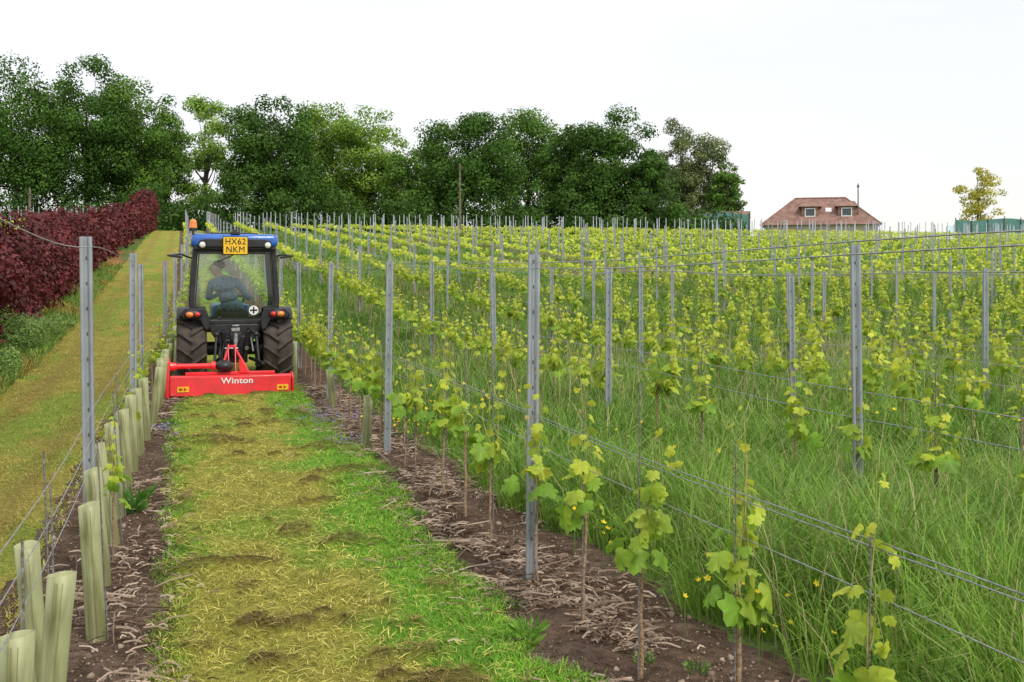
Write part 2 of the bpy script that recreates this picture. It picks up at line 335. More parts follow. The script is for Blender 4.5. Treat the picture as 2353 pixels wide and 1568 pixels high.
bm=bmesh.new(); bmesh.ops.create_icosphere(bm,subdivisions=1,radius=.5); T=np.array([v.co[:] for v in bm.verts]); TF=np.array([[v.index for v in f.verts] for f in bm.faces]); bm.free()
T=T*(1+.25*rng.normal(size=(len(T),1)))
n=8000; Y=4+15*rng.random(n)**1.4; sd=rng.random(n)<.55; X=np.where(sd,XRr(1.94,Y)+rng.uniform(-.5,.55,n),XLr(Y)+rng.uniform(-.4,.42,n))
sz=rng.uniform(.006,.018,n); big=rng.random(n)<.04; sz=np.where(big,rng.uniform(.025,.045,n),sz)
V,Fc,Cc=scatter(T,TF,np.stack([X,Y,hz(X,Y)+.035+sz*.1],1),basis(rng.normal(size=(n,3))),np.stack([sz,sz*.8,sz*.6],1)*1.2,lerp([.12,.08,.055],[.38,.30,.23],rng.random((n,1))**1.5))
tag(mobj('gravel',V,Fc,M_stone,Cc),'small flinty stones lying in the soil','gravel',kind='stuff')
# ------------------------------------------------------------------ flowers
def flowers(pts,col,size,name,label,stem=.25):
    pts=np.array(pts); n=len(pts); A=Acc()
    hh=rng.uniform(.5,1.1,n)*stem
    z=hz(pts[:,0],pts[:,1])
    T=[]; TF=[]
    for k in range(5):
        a=k*1.2566; T+= [(0,0,0),(.35*math.cos(a-.5),.35*math.sin(a-.5),.1),(.55*math.cos(a),.55*math.sin(a),.22),(.35*math.cos(a+.5),.35*math.sin(a+.5),.1)]; TF.append((4*k,4*k+1,4*k+2,4*k+3))
    top=np.stack([pts[:,0],pts[:,1],z+hh],1)
    nn=np.stack([rng.normal(0,.5,n)-.2,rng.normal(0,.5,n)-.6,np.ones(n)],1)
    v,f,c=scatter(T,TF,top,basis(nn),np.full(n,size)*rng.uniform(.7,1.2,n),lerp(np.array(col)*.8,np.array(col)*1.1,rng.random((n,1)))); A.add(v,f,c)
    T=np.array([(-.002,0,0),(.002,0,0),(.002,0,1),(-.002,0,1)]); 
    v,f,c=scatter(T,[(0,1,2,3)],np.stack([pts[:,0],pts[:,1],z],1),np.repeat(np.eye(3)[None],n,0),np.stack([np.ones(n),np.ones(n),hh],1),np.tile([.12,.2,.04],(n,1))); A.add(v,f,c)
    v,f,c,m=A.get(); tag(mobj(name,v,f,M_grass,c),label,'wildflowers',kind='stuff')
def around(px,u,n,sp):
    x,y=P(px,u); return [(x+rng.normal(0,sp),y+rng.normal(0,sp)) for _ in range(n)]
bp=[]
for px,u,n,sp in [(1690,510,9,.13),(1800,530,5,.12),(1600,490,2,.05),(955,222,50,.3),(940,190,30,.3),(1400,400,4,.08),(1340,385,3,.05)]: bp+=around(px,u,n,sp)
flowers(bp,(.92,.70,.01),.031,'buttercups','yellow buttercups growing in the long grass',.3)
bp=[]
for px,u,n,sp in [(1960,250,6,.5),(2170,250,6,.5),(1050,240,20,.4),(1500,300,5,.4)]: bp+=around(px,u,n,sp)
flowers(bp,(.92,.70,.01),.036,'buttercups','yellow buttercups growing in the long grass',.6)
pp=[]
for px,u,n,sp in [(760,200,110,.22),(735,190,60,.2),(800,230,50,.12),(380,215,50,.1),(400,225,20,.06)]: pp+=around(px,u,n,sp)
flowers(pp,(.30,.25,.46),.026,'purple_wildflowers','low purple wildflowers on the soil strip',.1)
pp=[(XLr(y)+rng.uniform(.2,1.0),y) for y in rng.uniform(45,85,260)]
flowers(pp,(.33,.28,.48),.11,'purple_wildflowers','distant patch of purple flowers between rows',.5)
# ------------------------------------------------------------------ hard-surface helpers
def bbox(bm,c,s,rot=None):
    M=Matrix.Translation(c)@(rot.to_4x4() if rot else Matrix.Identity(4))@Matrix.Diagonal((*s,1))
    bmesh.ops.create_cube(bm,size=1,matrix=M)
def bcyl(bm,p0,p1,r0,r1=None,seg=16):
    p0=Vector(p0);p1=Vector(p1);d=p1-p0; r1=r0 if r1 is None else r1
    M=Matrix.Translation((p0+p1)/2)@d.to_track_quat('Z','Y').to_matrix().to_4x4()
    bmesh.ops.create_cone(bm,cap_ends=True,segments=seg,radius1=r0,radius2=r1,depth=d.length,matrix=M)
def bsph(bm,c,s,u=16,v=10,rot=None):
    M=Matrix.Translation(c)@(rot.to_4x4() if rot else Matrix.Identity(4))@Matrix.Diagonal((*s,1))
    bmesh.ops.create_uvsphere(bm,u_segments=u,v_segments=v,radius=1,matrix=M)
def bpoly(bm,pts,axis,a,b):
    def mk(p,t): return {'y':(p[0],t,p[1]),'x':(t,p[0],p[1]),'z':(p[0],p[1],t)}[axis]
    A=[bm.verts.new(mk(p,a)) for p in pts]; B=[bm.verts.new(mk(p,b)) for p in pts]; n=len(pts)
    bm.faces.new(A); bm.faces.new(B[::-1])
    for i in range(n): bm.faces.new((A[i],B[i],B[(i+1)%n],A[(i+1)%n]))
def bring(bm,out,inn,y0,y1):
    n=len(out); v={}
    for nm,pp in (('o',out),('i',inn)):
        for t,y in ((0,y0),(1,y1)): v[nm,t]=[bm.verts.new((p[0],y,p[1])) for p in pp]
    for i in range(n):
        j=(i+1)%n
        bm.faces.new((v['o',0][i],v['o',0][j],v['i',0][j],v['i',0][i])); bm.faces.new((v['o',1][i],v['i',1][i],v['i',1][j],v['o',1][j]))
        bm.faces.new((v['o',0][i],v['o',1][i],v['o',1][j],v['o',0][j])); bm.faces.new((v['i',0][i],v['i',0][j],v['i',1][j],v['i',1][i]))
def part(name,fn,mat,parent=None,bevel=.006,smooth=True,loc=None,seg=2):
    bm=bmesh.new(); fn(bm); bmesh.ops.recalc_face_normals(bm,faces=bm.faces)
    me=bpy.data.meshes.new(name); bm.to_mesh(me); bm.free()
    for mt in (mat if isinstance(mat,list) else [mat]): me.materials.append(mt)
    o=bpy.data.objects.new(name,me); link(o,parent,loc)
    if smooth:
        for p in me.polygons: p.use_smooth=True
        me.set_sharp_from_angle(angle=R(35))
    if bevel:
        md=o.modifiers.new('b','BEVEL'); md.width=bevel; md.segments=seg; md.limit_method='ANGLE'; md.angle_limit=R(40); md.harden_normals=False
    return o
def revolve(prof,seg=40,ax='x'):
    V=[];Fc=[];n=len(prof)
    for s in range(seg):
        a=2*math.pi*s/seg
        for r,x in prof: V.append((x,r*math.cos(a),r*math.sin(a)))
    for s in range(seg):
        for i in range(n):
            j=(i+1)%n; t=(s+1)%seg
            Fc.append((s*n+i,s*n+j,t*n+j,t*n+i))
    return V,Fc
def text(name,s,size,mat,parent,loc,xs=1,off=0.0,rot=(R(90),0,0)):
    cu=bpy.data.curves.new(name,'FONT'); cu.body=s; cu.size=size; cu.align_x='CENTER'; cu.align_y='CENTER'; cu.extrude=.002; cu.offset=off; cu.space_character=1.06
    o=bpy.data.objects.new(name,cu); COL.objects.link(o); bpy.context.view_layer.update()
    me=bpy.data.meshes.new_from_object(o.evaluated_get(bpy.context.evaluated_depsgraph_get())); bpy.data.objects.remove(o)
    me.materials.clear(); me.materials.append(mat)
    q=bpy.data.objects.new(name,me); link(q,parent,loc); q.rotation_euler=rot; q.scale=(xs,1,1); return q
# ------------------------------------------------------------------ tractor
tx,ty=P(538,152); trz=float(hz(tx,ty))+.0
TR=empty('tractor',(tx,ty,trz),0); tag(TR,'compact blue-roofed vineyard tractor with black cab driving away','tractor')
def wheel(name,cx,cy,r,w,nl,parent):
    E=bpy.data.objects.new(name,None); link(E,parent,(cx,cy,r))
    rr=r-.045
    prof=[(rr*.62,-w/2+.03),(rr*.8,-w/2),(rr*.93,-w/2+.01),(rr*.985,-w/2+.05),(rr,-w*.2),(rr,w*.2),(rr*.985,w/2-.05),(rr*.93,w/2-.01),(rr*.8,w/2),(rr*.62,w/2-.03)]
    V,Fc=revolve(prof,48); A=Acc(); A.add(V,Fc)
    for i in range(nl):
        for sg in (-1,1):
            a0=2*math.pi*(i+(.5 if sg>0 else 0))/nl; sw=-.30; th=.085
            vv=[]
            for (x,a,rb,rt) in ((sg*-.01,a0,rr-.01,r),(sg*w*.30,a0+sw*.65,rr-.01,r-.003),(sg*w*.5,a0+sw,rr*.90,r*.955)):
                for da,q in ((-th/2,rb),(th/2,rb),(th/2*.75,rt),(-th/2*.75,rt)):
                    vv.append((x,q*math.cos(a+da),q*math.sin(a+da)))
            ff=[]
            for s in (0,4):
                for k in range(4): ff.append((s+k,s+(k+1)%4,s+4+(k+1)%4,s+4+k))
            ff+=[(0,1,2,3),(8,9,10,11)]
            A.add(vv,ff)
    V,Fc,_,_=A.get(); mobj('tyre',V,Fc,M_tyre,parent=E)
    prof=[(rr*.64,-w/2+.025),(rr*.64,-w/2+.05),(rr*.5,-w*.2),(rr*.2,-w*.12),(.02,-w*.12),(.02,w*.1),(rr*.2,w*.1),(rr*.5,w*.2),(rr*.64,w/2-.05),(rr*.64,w/2-.025)]
    V,Fc=revolve(prof,32); mobj('rim',V,Fc,M_rim,parent=E,smooth=True)
wheel('rear_wheel',-.62,0,.565,.43,15,TR); wheel('rear_wheel',.62,0,.565,.43,15,TR)
wheel('front_wheel',-.56,1.75,.40,.26,14,TR); wheel('front_wheel',.56,1.75,.40,.26,14,TR)
out=[(-.60,2.06),(.60,2.06),(.655,1.28),(.64,1.08),(.40,.93),(-.40,.93),(-.64,1.08),(-.655,1.28)]
inn=[(-.53,2.0),(.53,2.0),(.585,1.28),(.57,1.13),(.36,.995),(-.36,.995),(-.57,1.13),(-.585,1.28)]
def cabf(bm):
    bring(bm,out,inn,-.24,-.17); bring(bm,out,inn,1.15,1.2)
    for sx in (-1,1):
        bcyl(bm,(sx*.64,.5,1.0),(sx*.575,.5,2.05),.028); bbox(bm,(sx*.64,.48,1.0),(.05,1.36,.16)); bbox(bm,(sx*.575,.48,2.04),(.05,1.36,.06))
    bbox(bm,(0,.48,.86),(.9,1.36,.1))
part('cab_frame',cabf,M_black,TR,.01)
def pane(pp,y): return lambda bm: bm.faces.new([bm.verts.new((p[0],y,p[1])) for p in pp])
part('rear_window',pane(inn,-.2),M_glass,TR,0,False); part('windscreen',pane(inn,1.175),M_glass,TR,0,False)
for sx in (-1,1):
    part('side_window',lambda bm,sx=sx: bm.faces.new([bm.verts.new(p) for p in ((sx*.635,-.17,1.08),(sx*.635,1.15,1.08),(sx*.565,1.15,2.01),(sx*.565,-.17,2.01))]),M_glass,TR,0,False)
part('window_seal',lambda bm:bring(bm,[(x*.985,(z-1.5)*.985+1.5) for x,z in inn],[(x*.955,(z-1.5)*.96+1.5) for x,z in inn],-.212,-.204),M_black,TR,0)
part('roof',lambda bm:(bbox(bm,(0,.45,2.17),(1.25,1.62,.20))),M_blue,TR,.07,seg=4)
part('roof_trim',lambda bm:(bbox(bm,(0,.45,2.062),(1.19,1.56,.05)),bpoly(bm,[(-.54,2.075),(.54,2.075),(.52,2.165),(.43,2.195),(-.43,2.195),(-.52,2.165)],'y',-.385,-.33)),M_black,TR,.01)
part('roof_hatch',lambda bm:(bbox(bm,(0,.35,2.285),(.7,.8,.03)),bbox(bm,(0,-.3,2.285),(.13,.1,.05)),bcyl(bm,(.0,-.3,2.3),(0,-.3,2.34),.025)),M_black,TR,.008)
for sx in (-1,1):
    part('work_light',lambda bm,sx=sx:(bsph(bm,(sx*.47,-.40,2.105),(.045,.03,.045))),M_lamp,TR,0)
    part('light_surround',lambda bm,sx=sx:bcyl(bm,(sx*.47,-.40,2.105),(sx*.47,-.36,2.105),.056,.056,20),M_black,TR,.004)
part('number_plate',lambda bm:bbox(bm,(0,-.415,2.095),(.345,.014,.25)),M_yel,TR,.004)
part('plate_holder',lambda bm:bbox(bm,(0,-.40,2.095),(.37,.012,.275)),M_black,TR,.003)
text('plate_lettering','HX62',.128,M_ink,TR,(0,-.4245,2.153),.94,.0); text('plate_lettering','NKM',.128,M_ink,TR,(0,-.4245,2.036),.96,.0)
part('beacon',lambda bm:(bcyl(bm,(-.6,-.22,2.36),(-.6,-.22,2.44),.058,.052,20),bsph(bm,(-.6,-.22,2.44),(.052,.052,.05))),M_orange,TR,0)
part('beacon_stalk',lambda bm:(bcyl(bm,(-.6,-.22,2.1),(-.6,-.22,2.33),.014),bcyl(bm,(-.6,-.22,2.31),(-.6,-.22,2.36),.062,.062,20),bbox(bm,(-.6,-.2,2.1),(.05,.08,.05))),M_black,TR,.003)
for sx in (-1,1):
    def mir(bm,sx=sx):
        bcyl(bm,(sx*.58,1.1,1.92),(sx*.78,1.0,1.99),.014); bcyl(bm,(sx*.78,1.0,1.99),(sx*.98,.95,1.97),.014); bbox(bm,(sx*.86,.97,1.955),(.2,.05,.035),Matrix.Rotation(R(-8*sx),3,'Y'))
    part('mirror',mir,M_black,TR,.005)
for sx in (-1,1):
    def fen(bm,sx=sx):
        pr=[]
        for k in range(10):
            a=R(48+k*11.5)
            for (r,x) in ((.635,.42),(.625,.83),(.60,.84),(.605,.42)): pr.append(bm.verts.new((sx*x,-r*math.cos(a),.56+r*math.sin(a))))
        for k in range(9):
            for j in range(4): bm.faces.new((pr[k*4+j],pr[k*4+(j+1)%4],pr[k*4+4+(j+1)%4],pr[k*4+4+j]))
        bm.faces.new(pr[:4]);bm.faces.new(pr[-4:])
        bpoly(bm,[(sx*.38,.86),(sx*.43,.86),(sx*.50,1.0),(sx*.74,1.03),(sx*.80,1.08),(sx*.72,1.17),(sx*.42,1.17),(sx*.36,1.0)],'y',-.47,-.35)
    part('fender',fen,M_black,TR,.008)
    part('tail_light',lambda bm,sx=sx:bsph(bm,(sx*.60,-.50,1.085),(.125,.05,.07)),M_black,TR,0)
    part('indicator_lens',lambda bm,sx=sx:bsph(bm,(sx*.645,-.515,1.085),(.062,.05,.046)),M_orange,TR,0)
    part('brake_lens',lambda bm,sx=sx:bsph(bm,(sx*.545,-.515,1.085),(.045,.048,.044)),M_redl,TR,0)
def chas(bm):
    bpoly(bm,[(-.40,.93),(.40,.93),(.33,.78),(.22,.62),(-.22,.62),(-.33,.78)],'y',-.30,-.1)
    bbox(bm,(0,.1,.56),(.36,.9,.40)); bcyl(bm,(-.5,0,.56),(.5,0,.56),.10,.10,20); bbox(bm,(0,1.2,.55),(.36,1.5,.35)); bcyl(bm,(-.5,1.75,.4),(.5,1.75,.4),.06)
    bcyl(bm,(0,-.3,.55),(0,-.48,.52),.09,.07); bbox(bm,(0,-.42,.75),(.16,.12,.12))
part('chassis',chas,M_black,TR,.012)
def lnk(bm):
    for sx in (-1,1):
        bcyl(bm,(sx*.22,-.25,.42),(sx*.36,-1.05,.40),.025); bcyl(bm,(sx*.20,-.3,.86),(sx*.28,-.75,.80),.028); bcyl(bm,(sx*.28,-.75,.80),(sx*.31,-.85,.42),.02); bcyl(bm,(sx*.14,-.42,.45),(sx*.18,-.5,.84),.035)
        bsph(bm,(sx*.28,-.75,.80),(.04,.04,.04))
part('lift_arm',lnk,M_black,TR,.003)
def lk2(bm):
    bcyl(bm,(0,-.45,.80),(-.03,-1.15,.66),.022); bcyl(bm,(0,-.6,.775),(-.02,-.95,.70),.032); bbox(bm,(0,-.47,.86),(.12,.03,.05)); bbox(bm,(0,-.49,.92),(.1,.03,.02))
    for i in range(4): bcyl(bm,(-.2+i*.035,-.36,.70),(-.2+i*.035,-.46,.69),.013)
    bcyl(bm,(.16,-.36,.62),(.16,-.5,.58),.03); bcyl(bm,(-.22,-.5,.6),(-.24,-.7,.5),.015); bcyl(bm,(.22,-.5,.75),(.24,-.7,.55),.013)
part('top_link',lk2,M_steel,TR,.002)
def hose(bm):
    for i in range(4):
        p=[(-.2+i*.035,-.46,.69),(-.22+i*.04,-.6,.62),(-.25+i*.04,-.75,.5),(-.22+i*.03,-.95,.45)]
        for a_,b_ in zip(p,p[1:]): bcyl(bm,a_,b_,.011,.011,8)
part('hydraulic_hose',hose,M_black,TR,0)
part('bonnet',lambda bm:bbox(bm,(0,1.95,.98),(.60,1.5,.42)),M_blue,TR,.07,seg=4)
part('wiper',lambda bm:(bcyl(bm,(.02,-.255,1.98),(-.25,-.255,1.86),.007,.007,8),bbox(bm,(.0,-.26,2.0),(.1,.03,.03))),M_black,TR,0)
part('seat',lambda bm:(bbox(bm,(0,.30,.97),(.44,.42,.12)),bbox(bm,(.02,.14,1.06),(.38,.07,.12),Matrix.Rotation(R(8),3,'X'))),M_black,TR,.03)
def stw(bm):
    V,Fc=revolve([(.19+.016*math.cos(a),.016*math.sin(a)) for a in np.linspace(0,6.28,9)[:-1]],24)
    M=Matrix.Translation((0,.78,1.33))@Matrix.Rotation(R(60),4,'X')@Matrix.Rotation(R(90),4,'Y')
    vs=[bm.verts.new(M@Vector(v)) for v in V]
    for f in Fc: bm.faces.new([vs[i] for i in f])
    bcyl(bm,(0,.78,1.33),(0,1.0,1.0),.025); bbox(bm,(0,1.05,1.0),(.4,.15,.16)); bcyl(bm,(-.18,.78,1.33),(.18,.78,1.33),.012)
part('steering_wheel',stw,M_black,TR,0)
ex,ez=.275,1.135
part('emblem_sticker',lambda bm:bcyl(bm,(ex,-.217,ez),(ex,-.214,ez),.078,.078,32),M_white,TR,0)
def emb(bm):
    bring(bm,[(ex+.079*math.cos(a),ez+.079*math.sin(a)) for a in np.linspace(0,6.283,33)[:-1]],[(ex+.072*math.cos(a),ez+.072*math.sin(a)) for a in np.linspace(0,6.283,33)[:-1]],-.2195,-.2175)
    bbox(bm,(ex,-.2195,ez),(.022,.003,.10)); bbox(bm,(ex,-.2205,ez),(.11,.003,.022))
part('emblem_cross',emb,M_ink,TR,0)
# ------------------------------------------------------------------ driver
def person():
    E=empty('person',(tx-.03,ty-.12,trz)); tag(E,'driver in dark blue shirt seated, head turned aside','person')
    nodes=[];edges=[]
    def nd(p,r,par=None,ry=None):
        nodes.append((p,r,ry or r)); i=len(nodes)-1
        if par is not None: edges.append((par,i))
        return i
    pel=nd((0,.28,1.12),.16); ab=nd((-.02,.26,1.27),.15,pel); ch=nd((-.07,.25,1.44),.175,ab,.135); up=nd((-.12,.26,1.56),.13,ch); nk=nd((-.17,.27,1.64),.058,up)
    h1=nd((-.21,.275,1.69),.07,nk); h2=nd((-.23,.275,1.765),.098,h1,.092); h3=nd((-.225,.275,1.84),.072,h2)
    nose=nd((-.345,.26,1.745),.013,h2); ear=nd((-.21,.18,1.76),.014,h2); ear2=nd((-.21,.37,1.76),.014,h2)
    for sx,hand in ((-1,(-.17,.70,1.40)),(1,(.2,.72,1.38))):
        s=nd((-.10+sx*.20,.27,1.53),.068,up); e=nd((-.04+sx*.31,.42,1.30),.048,s); w=nd((hand[0],hand[1]-.1,hand[2]-.03),.028,e)
        p=nd(hand,.032,w)
        for k in range(4):
            b0=nd((hand[0]+(k-1.5)*.019,hand[1]+.05,hand[2]+.015),.009,p); b1=nd((hand[0]+(k-1.5)*.02,hand[1]+.075+.004*(k%3),hand[2]-.01),.008,b0); nd((hand[0]+(k-1.5)*.02,hand[1]+.06,hand[2]-.032),.007,b1)
        t0=nd((hand[0]-sx*.035,hand[1],hand[2]-.012),.010,p); nd((hand[0]-sx*.03,hand[1]+.03,hand[2]-.03),.009,t0)
    for sx in (-1,1):
        k=nd((sx*.15,.70,1.14),.075,pel); a=nd((sx*.16,.86,.98),.05,k); nd((sx*.16,.98,.96),.04,a)
    me=bpy.data.meshes.new('body'); me.from_pydata([n[0] for n in nodes],edges,[]); me.update()
    o=bpy.data.objects.new('body',me); link(o); 
    o.modifiers.new('s','SKIN'); 
    for i,n in enumerate(nodes): me.skin_vertices[0].data[i].radius=(n[1],n[2])
    me.skin_vertices[0].data[0].use_root=True
    sb_=o.modifiers.new('u','SUBSURF'); sb_.levels=2; sb_.render_levels=2
    bpy.context.view_layer.update()
    m2=bpy.data.meshes.new_from_object(o.evaluated_get(bpy.context.evaluated_depsgraph_get())); bpy.data.objects.remove(o)
    m2.materials.clear(); [m2.materials.append(x) for x in (M_shirt,M_skin,M_trous)]
    for p in m2.polygons:
        c=p.center; p.use_smooth=True
        p.material_index=1 if (c.z>1.635 or (c.y>.60 and c.z>1.30)) else (2 if c.z<1.14 else 0)
    b=bpy.data.objects.new('body',m2); link(b,E)
    part('hair',lambda bm:(bsph(bm,(-.19,.272,1.815),(.095,.10,.075))),M_hair,E,0)
    for yy in (.235,.305): part('eye',lambda bm,yy=yy:bsph(bm,(-.325,yy,1.765),(.01,.01,.008)),M_ink,E,0)
person()
# ------------------------------------------------------------------ flail mower
mx_,my_=P(532,170); mz=float(hz(mx_,my_))-.02
MW=empty('flail_mower',(mx_,my_,mz)); tag(MW,'red rear-mounted flail mower cutting the grass lane','flail mower')
hw=.80
part('rear_hood',lambda bm:bpoly(bm,[(0,.06),(0.015,.315),(.05,.33),(.26,.32),(.46,.26),(.54,.1),(.50,.1),(.43,.23),(.26,.29),(.06,.30),(.04,.29),(.03,.06)],'x',-hw+.0,hw),M_red,MW,.008)
for sx in (-1,1):
    zt=.56 if sx<0 else .345
    part('side_plate',lambda bm,sx=sx,zt=zt:bpoly(bm,[(-.03,.04),(-.03,.3),(.02,zt-.04),(.10,zt),(.28,zt),(.46,.30),(.56,.12),(.52,.03)],'x',sx*(hw+.004),sx*(hw+.03 if sx>0 else hw+.06)),M_red,MW,.008)
part('belt_cover',lambda bm:bpoly(bm,[(.02,.1),(.02,.50),(.1,.55),(.36,.5),(.45,.2),(.4,.08)],'x',-hw-.065,-hw-.095),M_red,MW,.015)
part('roller',lambda bm:(bcyl(bm,(-hw+.01,.12,.08),(hw-.01,.12,.08),.06,.06,20)),M_steel,MW,0)
part('rotor',lambda bm:(bcyl(bm,(-hw+.01,.34,.16),(hw-.01,.34,.16),.05,.05,16),[bbox(bm,(-.72+i*.12,.34+.06*math.cos(i*1.7),.16-.06*abs(math.sin(i*1.7))),(.03,.02,.08)) for i in range(13)]),M_black,MW,0)
part('drive_tube',lambda bm:(bcyl(bm,(-.80,.34,.44),(-.22,.34,.44),.036),bcyl(bm,(-.80,.34,.44),(-.72,.34,.44),.06,.05),bcyl(bm,(-.26,.34,.44),(-.2,.34,.44),.06)),M_red,MW,.004)
part('mounting_rail',lambda bm:(bbox(bm,(-.0,.36,.335),(1.2,.06,.04))),M_red,MW,.006)
part('gearbox',lambda bm:(bsph(bm,(-.08,.33,.43),(.12,.12,.085)),bbox(bm,(-.08,.36,.42),(.17,.22,.14)),bcyl(bm,(-.08,.4,.44),(-.06,.72,.46),.07,.055)),M_black,MW,.02)
def afr(bm):
    for x in (-.03,.065):
        bpoly(bm,[(.36,.33),(.48,.33),(.60,.60),(.62,.70),(.56,.72),(.50,.64)],'x',x,x+.014)
    for sx,x1 in ((-1,-.13),(1,.24)):
        bcyl(bm,(.02+sx*.03,.58,.70),(x1,.34,.35),.016,.016,10)
    bpoly(bm,[(.12,.34),(.25,.34),(.13,.52),(.11,.52)],'y',.30,.312)
    bbox(bm,(.02,.60,.69),(.1,.05,.025))
part('hitch_frame',afr,M_red,MW,.003)
part('hitch_pin',lambda bm:(bcyl(bm,(-.07,.58,.66),(.11,.58,.66),.012)),M_steel,MW,0)
for i,(x,z) in enumerate(((.16,.40),(.20,.37))): part('bolt',lambda bm,x=x,z=z:bcyl(bm,(x,.288,z),(x,.302,z),.009,.009,8),M_steel,MW,0)
text('lettering','Winton',.112,M_white,MW,(.075,.002,.255),1.15,.002)
def yst(bm,x): bbox(bm,(x,-.0005,.155),(.15,.012,.072))
for x in (-.63,.68):
    part('warning_sticker',lambda bm,x=x:yst(bm,x),M_yel,MW,0)
    part('warning_symbol',lambda bm,x=x:(bbox(bm,(x-.03,-.0075,.155),(.045,.002,.03)),bpoly(bm,[(x+.01,.13),(x+.05,.155),(x+.01,.18)],'y',-.0085,-.0065)),M_redl,MW,0)
for sx in (-.77,.765): part('bolt',lambda bm,sx=sx:(bcyl(bm,(sx,-.012,.09),(sx,.004,.09),.012,.012,8)),M_steel,MW,0)
# ------------------------------------------------------------------ posts
def postmesh(h):
    pts=[(-.024,.036),(-.031,.030),(-.033,.004),(-.030,0),(-.016,0),(-.010,.020),(.010,.020),(.016,0),(.030,0),(.033,.004),(.031,.030),(.024,.036)]
    pts=np.array(pts); inn_=pts.copy(); n=len(pts)
    for i in range(n):
        t=pts[min(i+1,n-1)]-pts[max(i-1,0)]; t/=np.linalg.norm(t); nn=np.array([-t[1],t[0]]); inn_[i]=pts[i]+nn*.0035
    ring=np.concatenate([pts,inn_[::-1]]); m=len(ring); A=Acc()
    V=[(x,y,z) for z in (-.15,h) for x,y in ring]
    A.add(V,[(i,(i+1)%m,m+(i+1)%m,m+i) for i in range(m)])
    A.add([(x,y,h) for x,y in ring],[(i,i+1,m-2-i,m-1-i) for i in range(n-1)])
    z=.25
    while z<h-.03:
        A.add([(-.003,.0185,z),(.003,.0185,z),(.003,.0185,z+.02),(-.003,.0185,z+.02)],[(0,1,2,3)],m=1)
        for sx in (-1,1):
            A.add([(sx*.033,.006,z),(sx*.033,.024,z),(sx*.038,.02,z+.012),(sx*.033,.006,z+.016)],[(0,1,2,3)],m=0)
        z+=.14
    V,Fc,_,M=A.get(); return mkmesh('vineyard_post',V,Fc,[M_galv,M_dark],midx=M)
PM={h:postmesh(h) for h in (1.72,1.78,1.84,1.92)}
posts=[]
rows=[1.94,4.5,7.05]+[9.62+2.57*k for k in range(34)]
for px,u,h in [(207,415,1.92),(305,243,1.92),(325,174,1.84),(380,133,1.84),(400,109,1.84),(417,93,1.84),(428,78,1.84)]:
    x,y=P(px,u); posts.append((x,y,h))
for y in np.arange(40,102,4.6): posts.append((float(XLr(y))+.05,y,1.84))
start={0:(6.3,1.78),1:(7.55,1.92),2:(13.1,1.84),3:(13.6,1.84)}
for i,b0 in enumerate(rows):
    X0=b0*C
    if i in start: y0=(start[i][0]-X0*S)/C
    else: y0=rng.uniform(0,4.6)
    y=y0-4.63*4 if i>1 else y0
    first=True
    while y<106:
        X=float(XRr(b0,y))
        if depth(X,y)>5.5 and -60<pxx(X,y)<2400:
            posts.append((X,y,{0:1.84,1:1.92}.get(i,1.84) if first else random.choice([1.72,1.78,1.78,1.84])))
        first=False
        y+=4.63 if i else 4.6
for xx in (-7,-9.5,-12,-14.5,-17):
    for y in np.arange(62,108,4.6): posts.append((xx,y,1.84))
posts.sort(key=lambda p:depth(p[0],p[1]))
for X,Y,h in posts[:300]:
    o=bpy.data.objects.new('vineyard_post',PM[h]); link(o,None,(X,Y,float(hz(X,Y)))); o.rotation_euler=(R(random.uniform(-.9,.9)),R(random.uniform(-.9,.9)),R(random.uniform(-14,4)))
    tag(o,'galvanised steel trellis post standing in a vine row','trellis post','steel posts along the vine rows')
if len(posts)>300:
    A=Acc()
    for X,Y,h in posts[300:]:
        z=float(hz(X,Y)); v=[(X+a*.03,Y+b_*.02,z+c_*h) for c_ in (0,1) for a,b_ in ((-1,-1),(1,-1),(1,1),(-1,1))]
        A.add(v,[(0,1,5,4),(1,2,6,5),(2,3,7,6),(3,0,4,7),(4,5,6,7)])
    V,Fc,_,_=A.get(); tag(mobj('distant_vineyard_posts',V,Fc,M_galv),'distant steel trellis posts on the slope','trellis posts','steel posts along the vine rows','stuff')
# ------------------------------------------------------------------ wires
def wire(fx,z,y0,y1,r,sag,ph):
    ysw=np.concatenate([np.arange(y0,min(26,y1),.46),np.arange(26,y1,2.3)]); 
    zz=hz(fx(ysw),ysw)+z-sag*np.abs(np.sin((ysw-ph)/4.63*math.pi))**1.5+.008*np.sin(ysw*.9+z*7)
    V,Fc=tubeq(np.stack([fx(ysw),ysw,zz],1),r,4)
    tag(mobj('trellis_wire',V,Fc,M_wire),'thin galvanised wire strung between trellis posts','trellis wire','wires along the vine rows')
for z,sg in ((1.86,.02),(1.0,.02),(.86,.02),(.74,.03)): wire(lambda Y:XLr(Y)+.03,z,.8,60,.0022,sg,6.6)
for i,b0 in enumerate(rows[:6]):
    for z,sg in (((1.80,.015),(1.77,.025),(.96,.02),(.95,.03),(.80,.02)) if i==0 else ((1.74,.03),(.95,.02),(.78,.02)) if i<3 else ((1.7,.03),(.85,.02))):
        wire(lambda Y,b0=b0,z=z:XRr(b0,Y)+.02*math.sin(z*40),z,.6,70 if i<3 else 45,.0022 if i==0 else .003,sg,6.0)
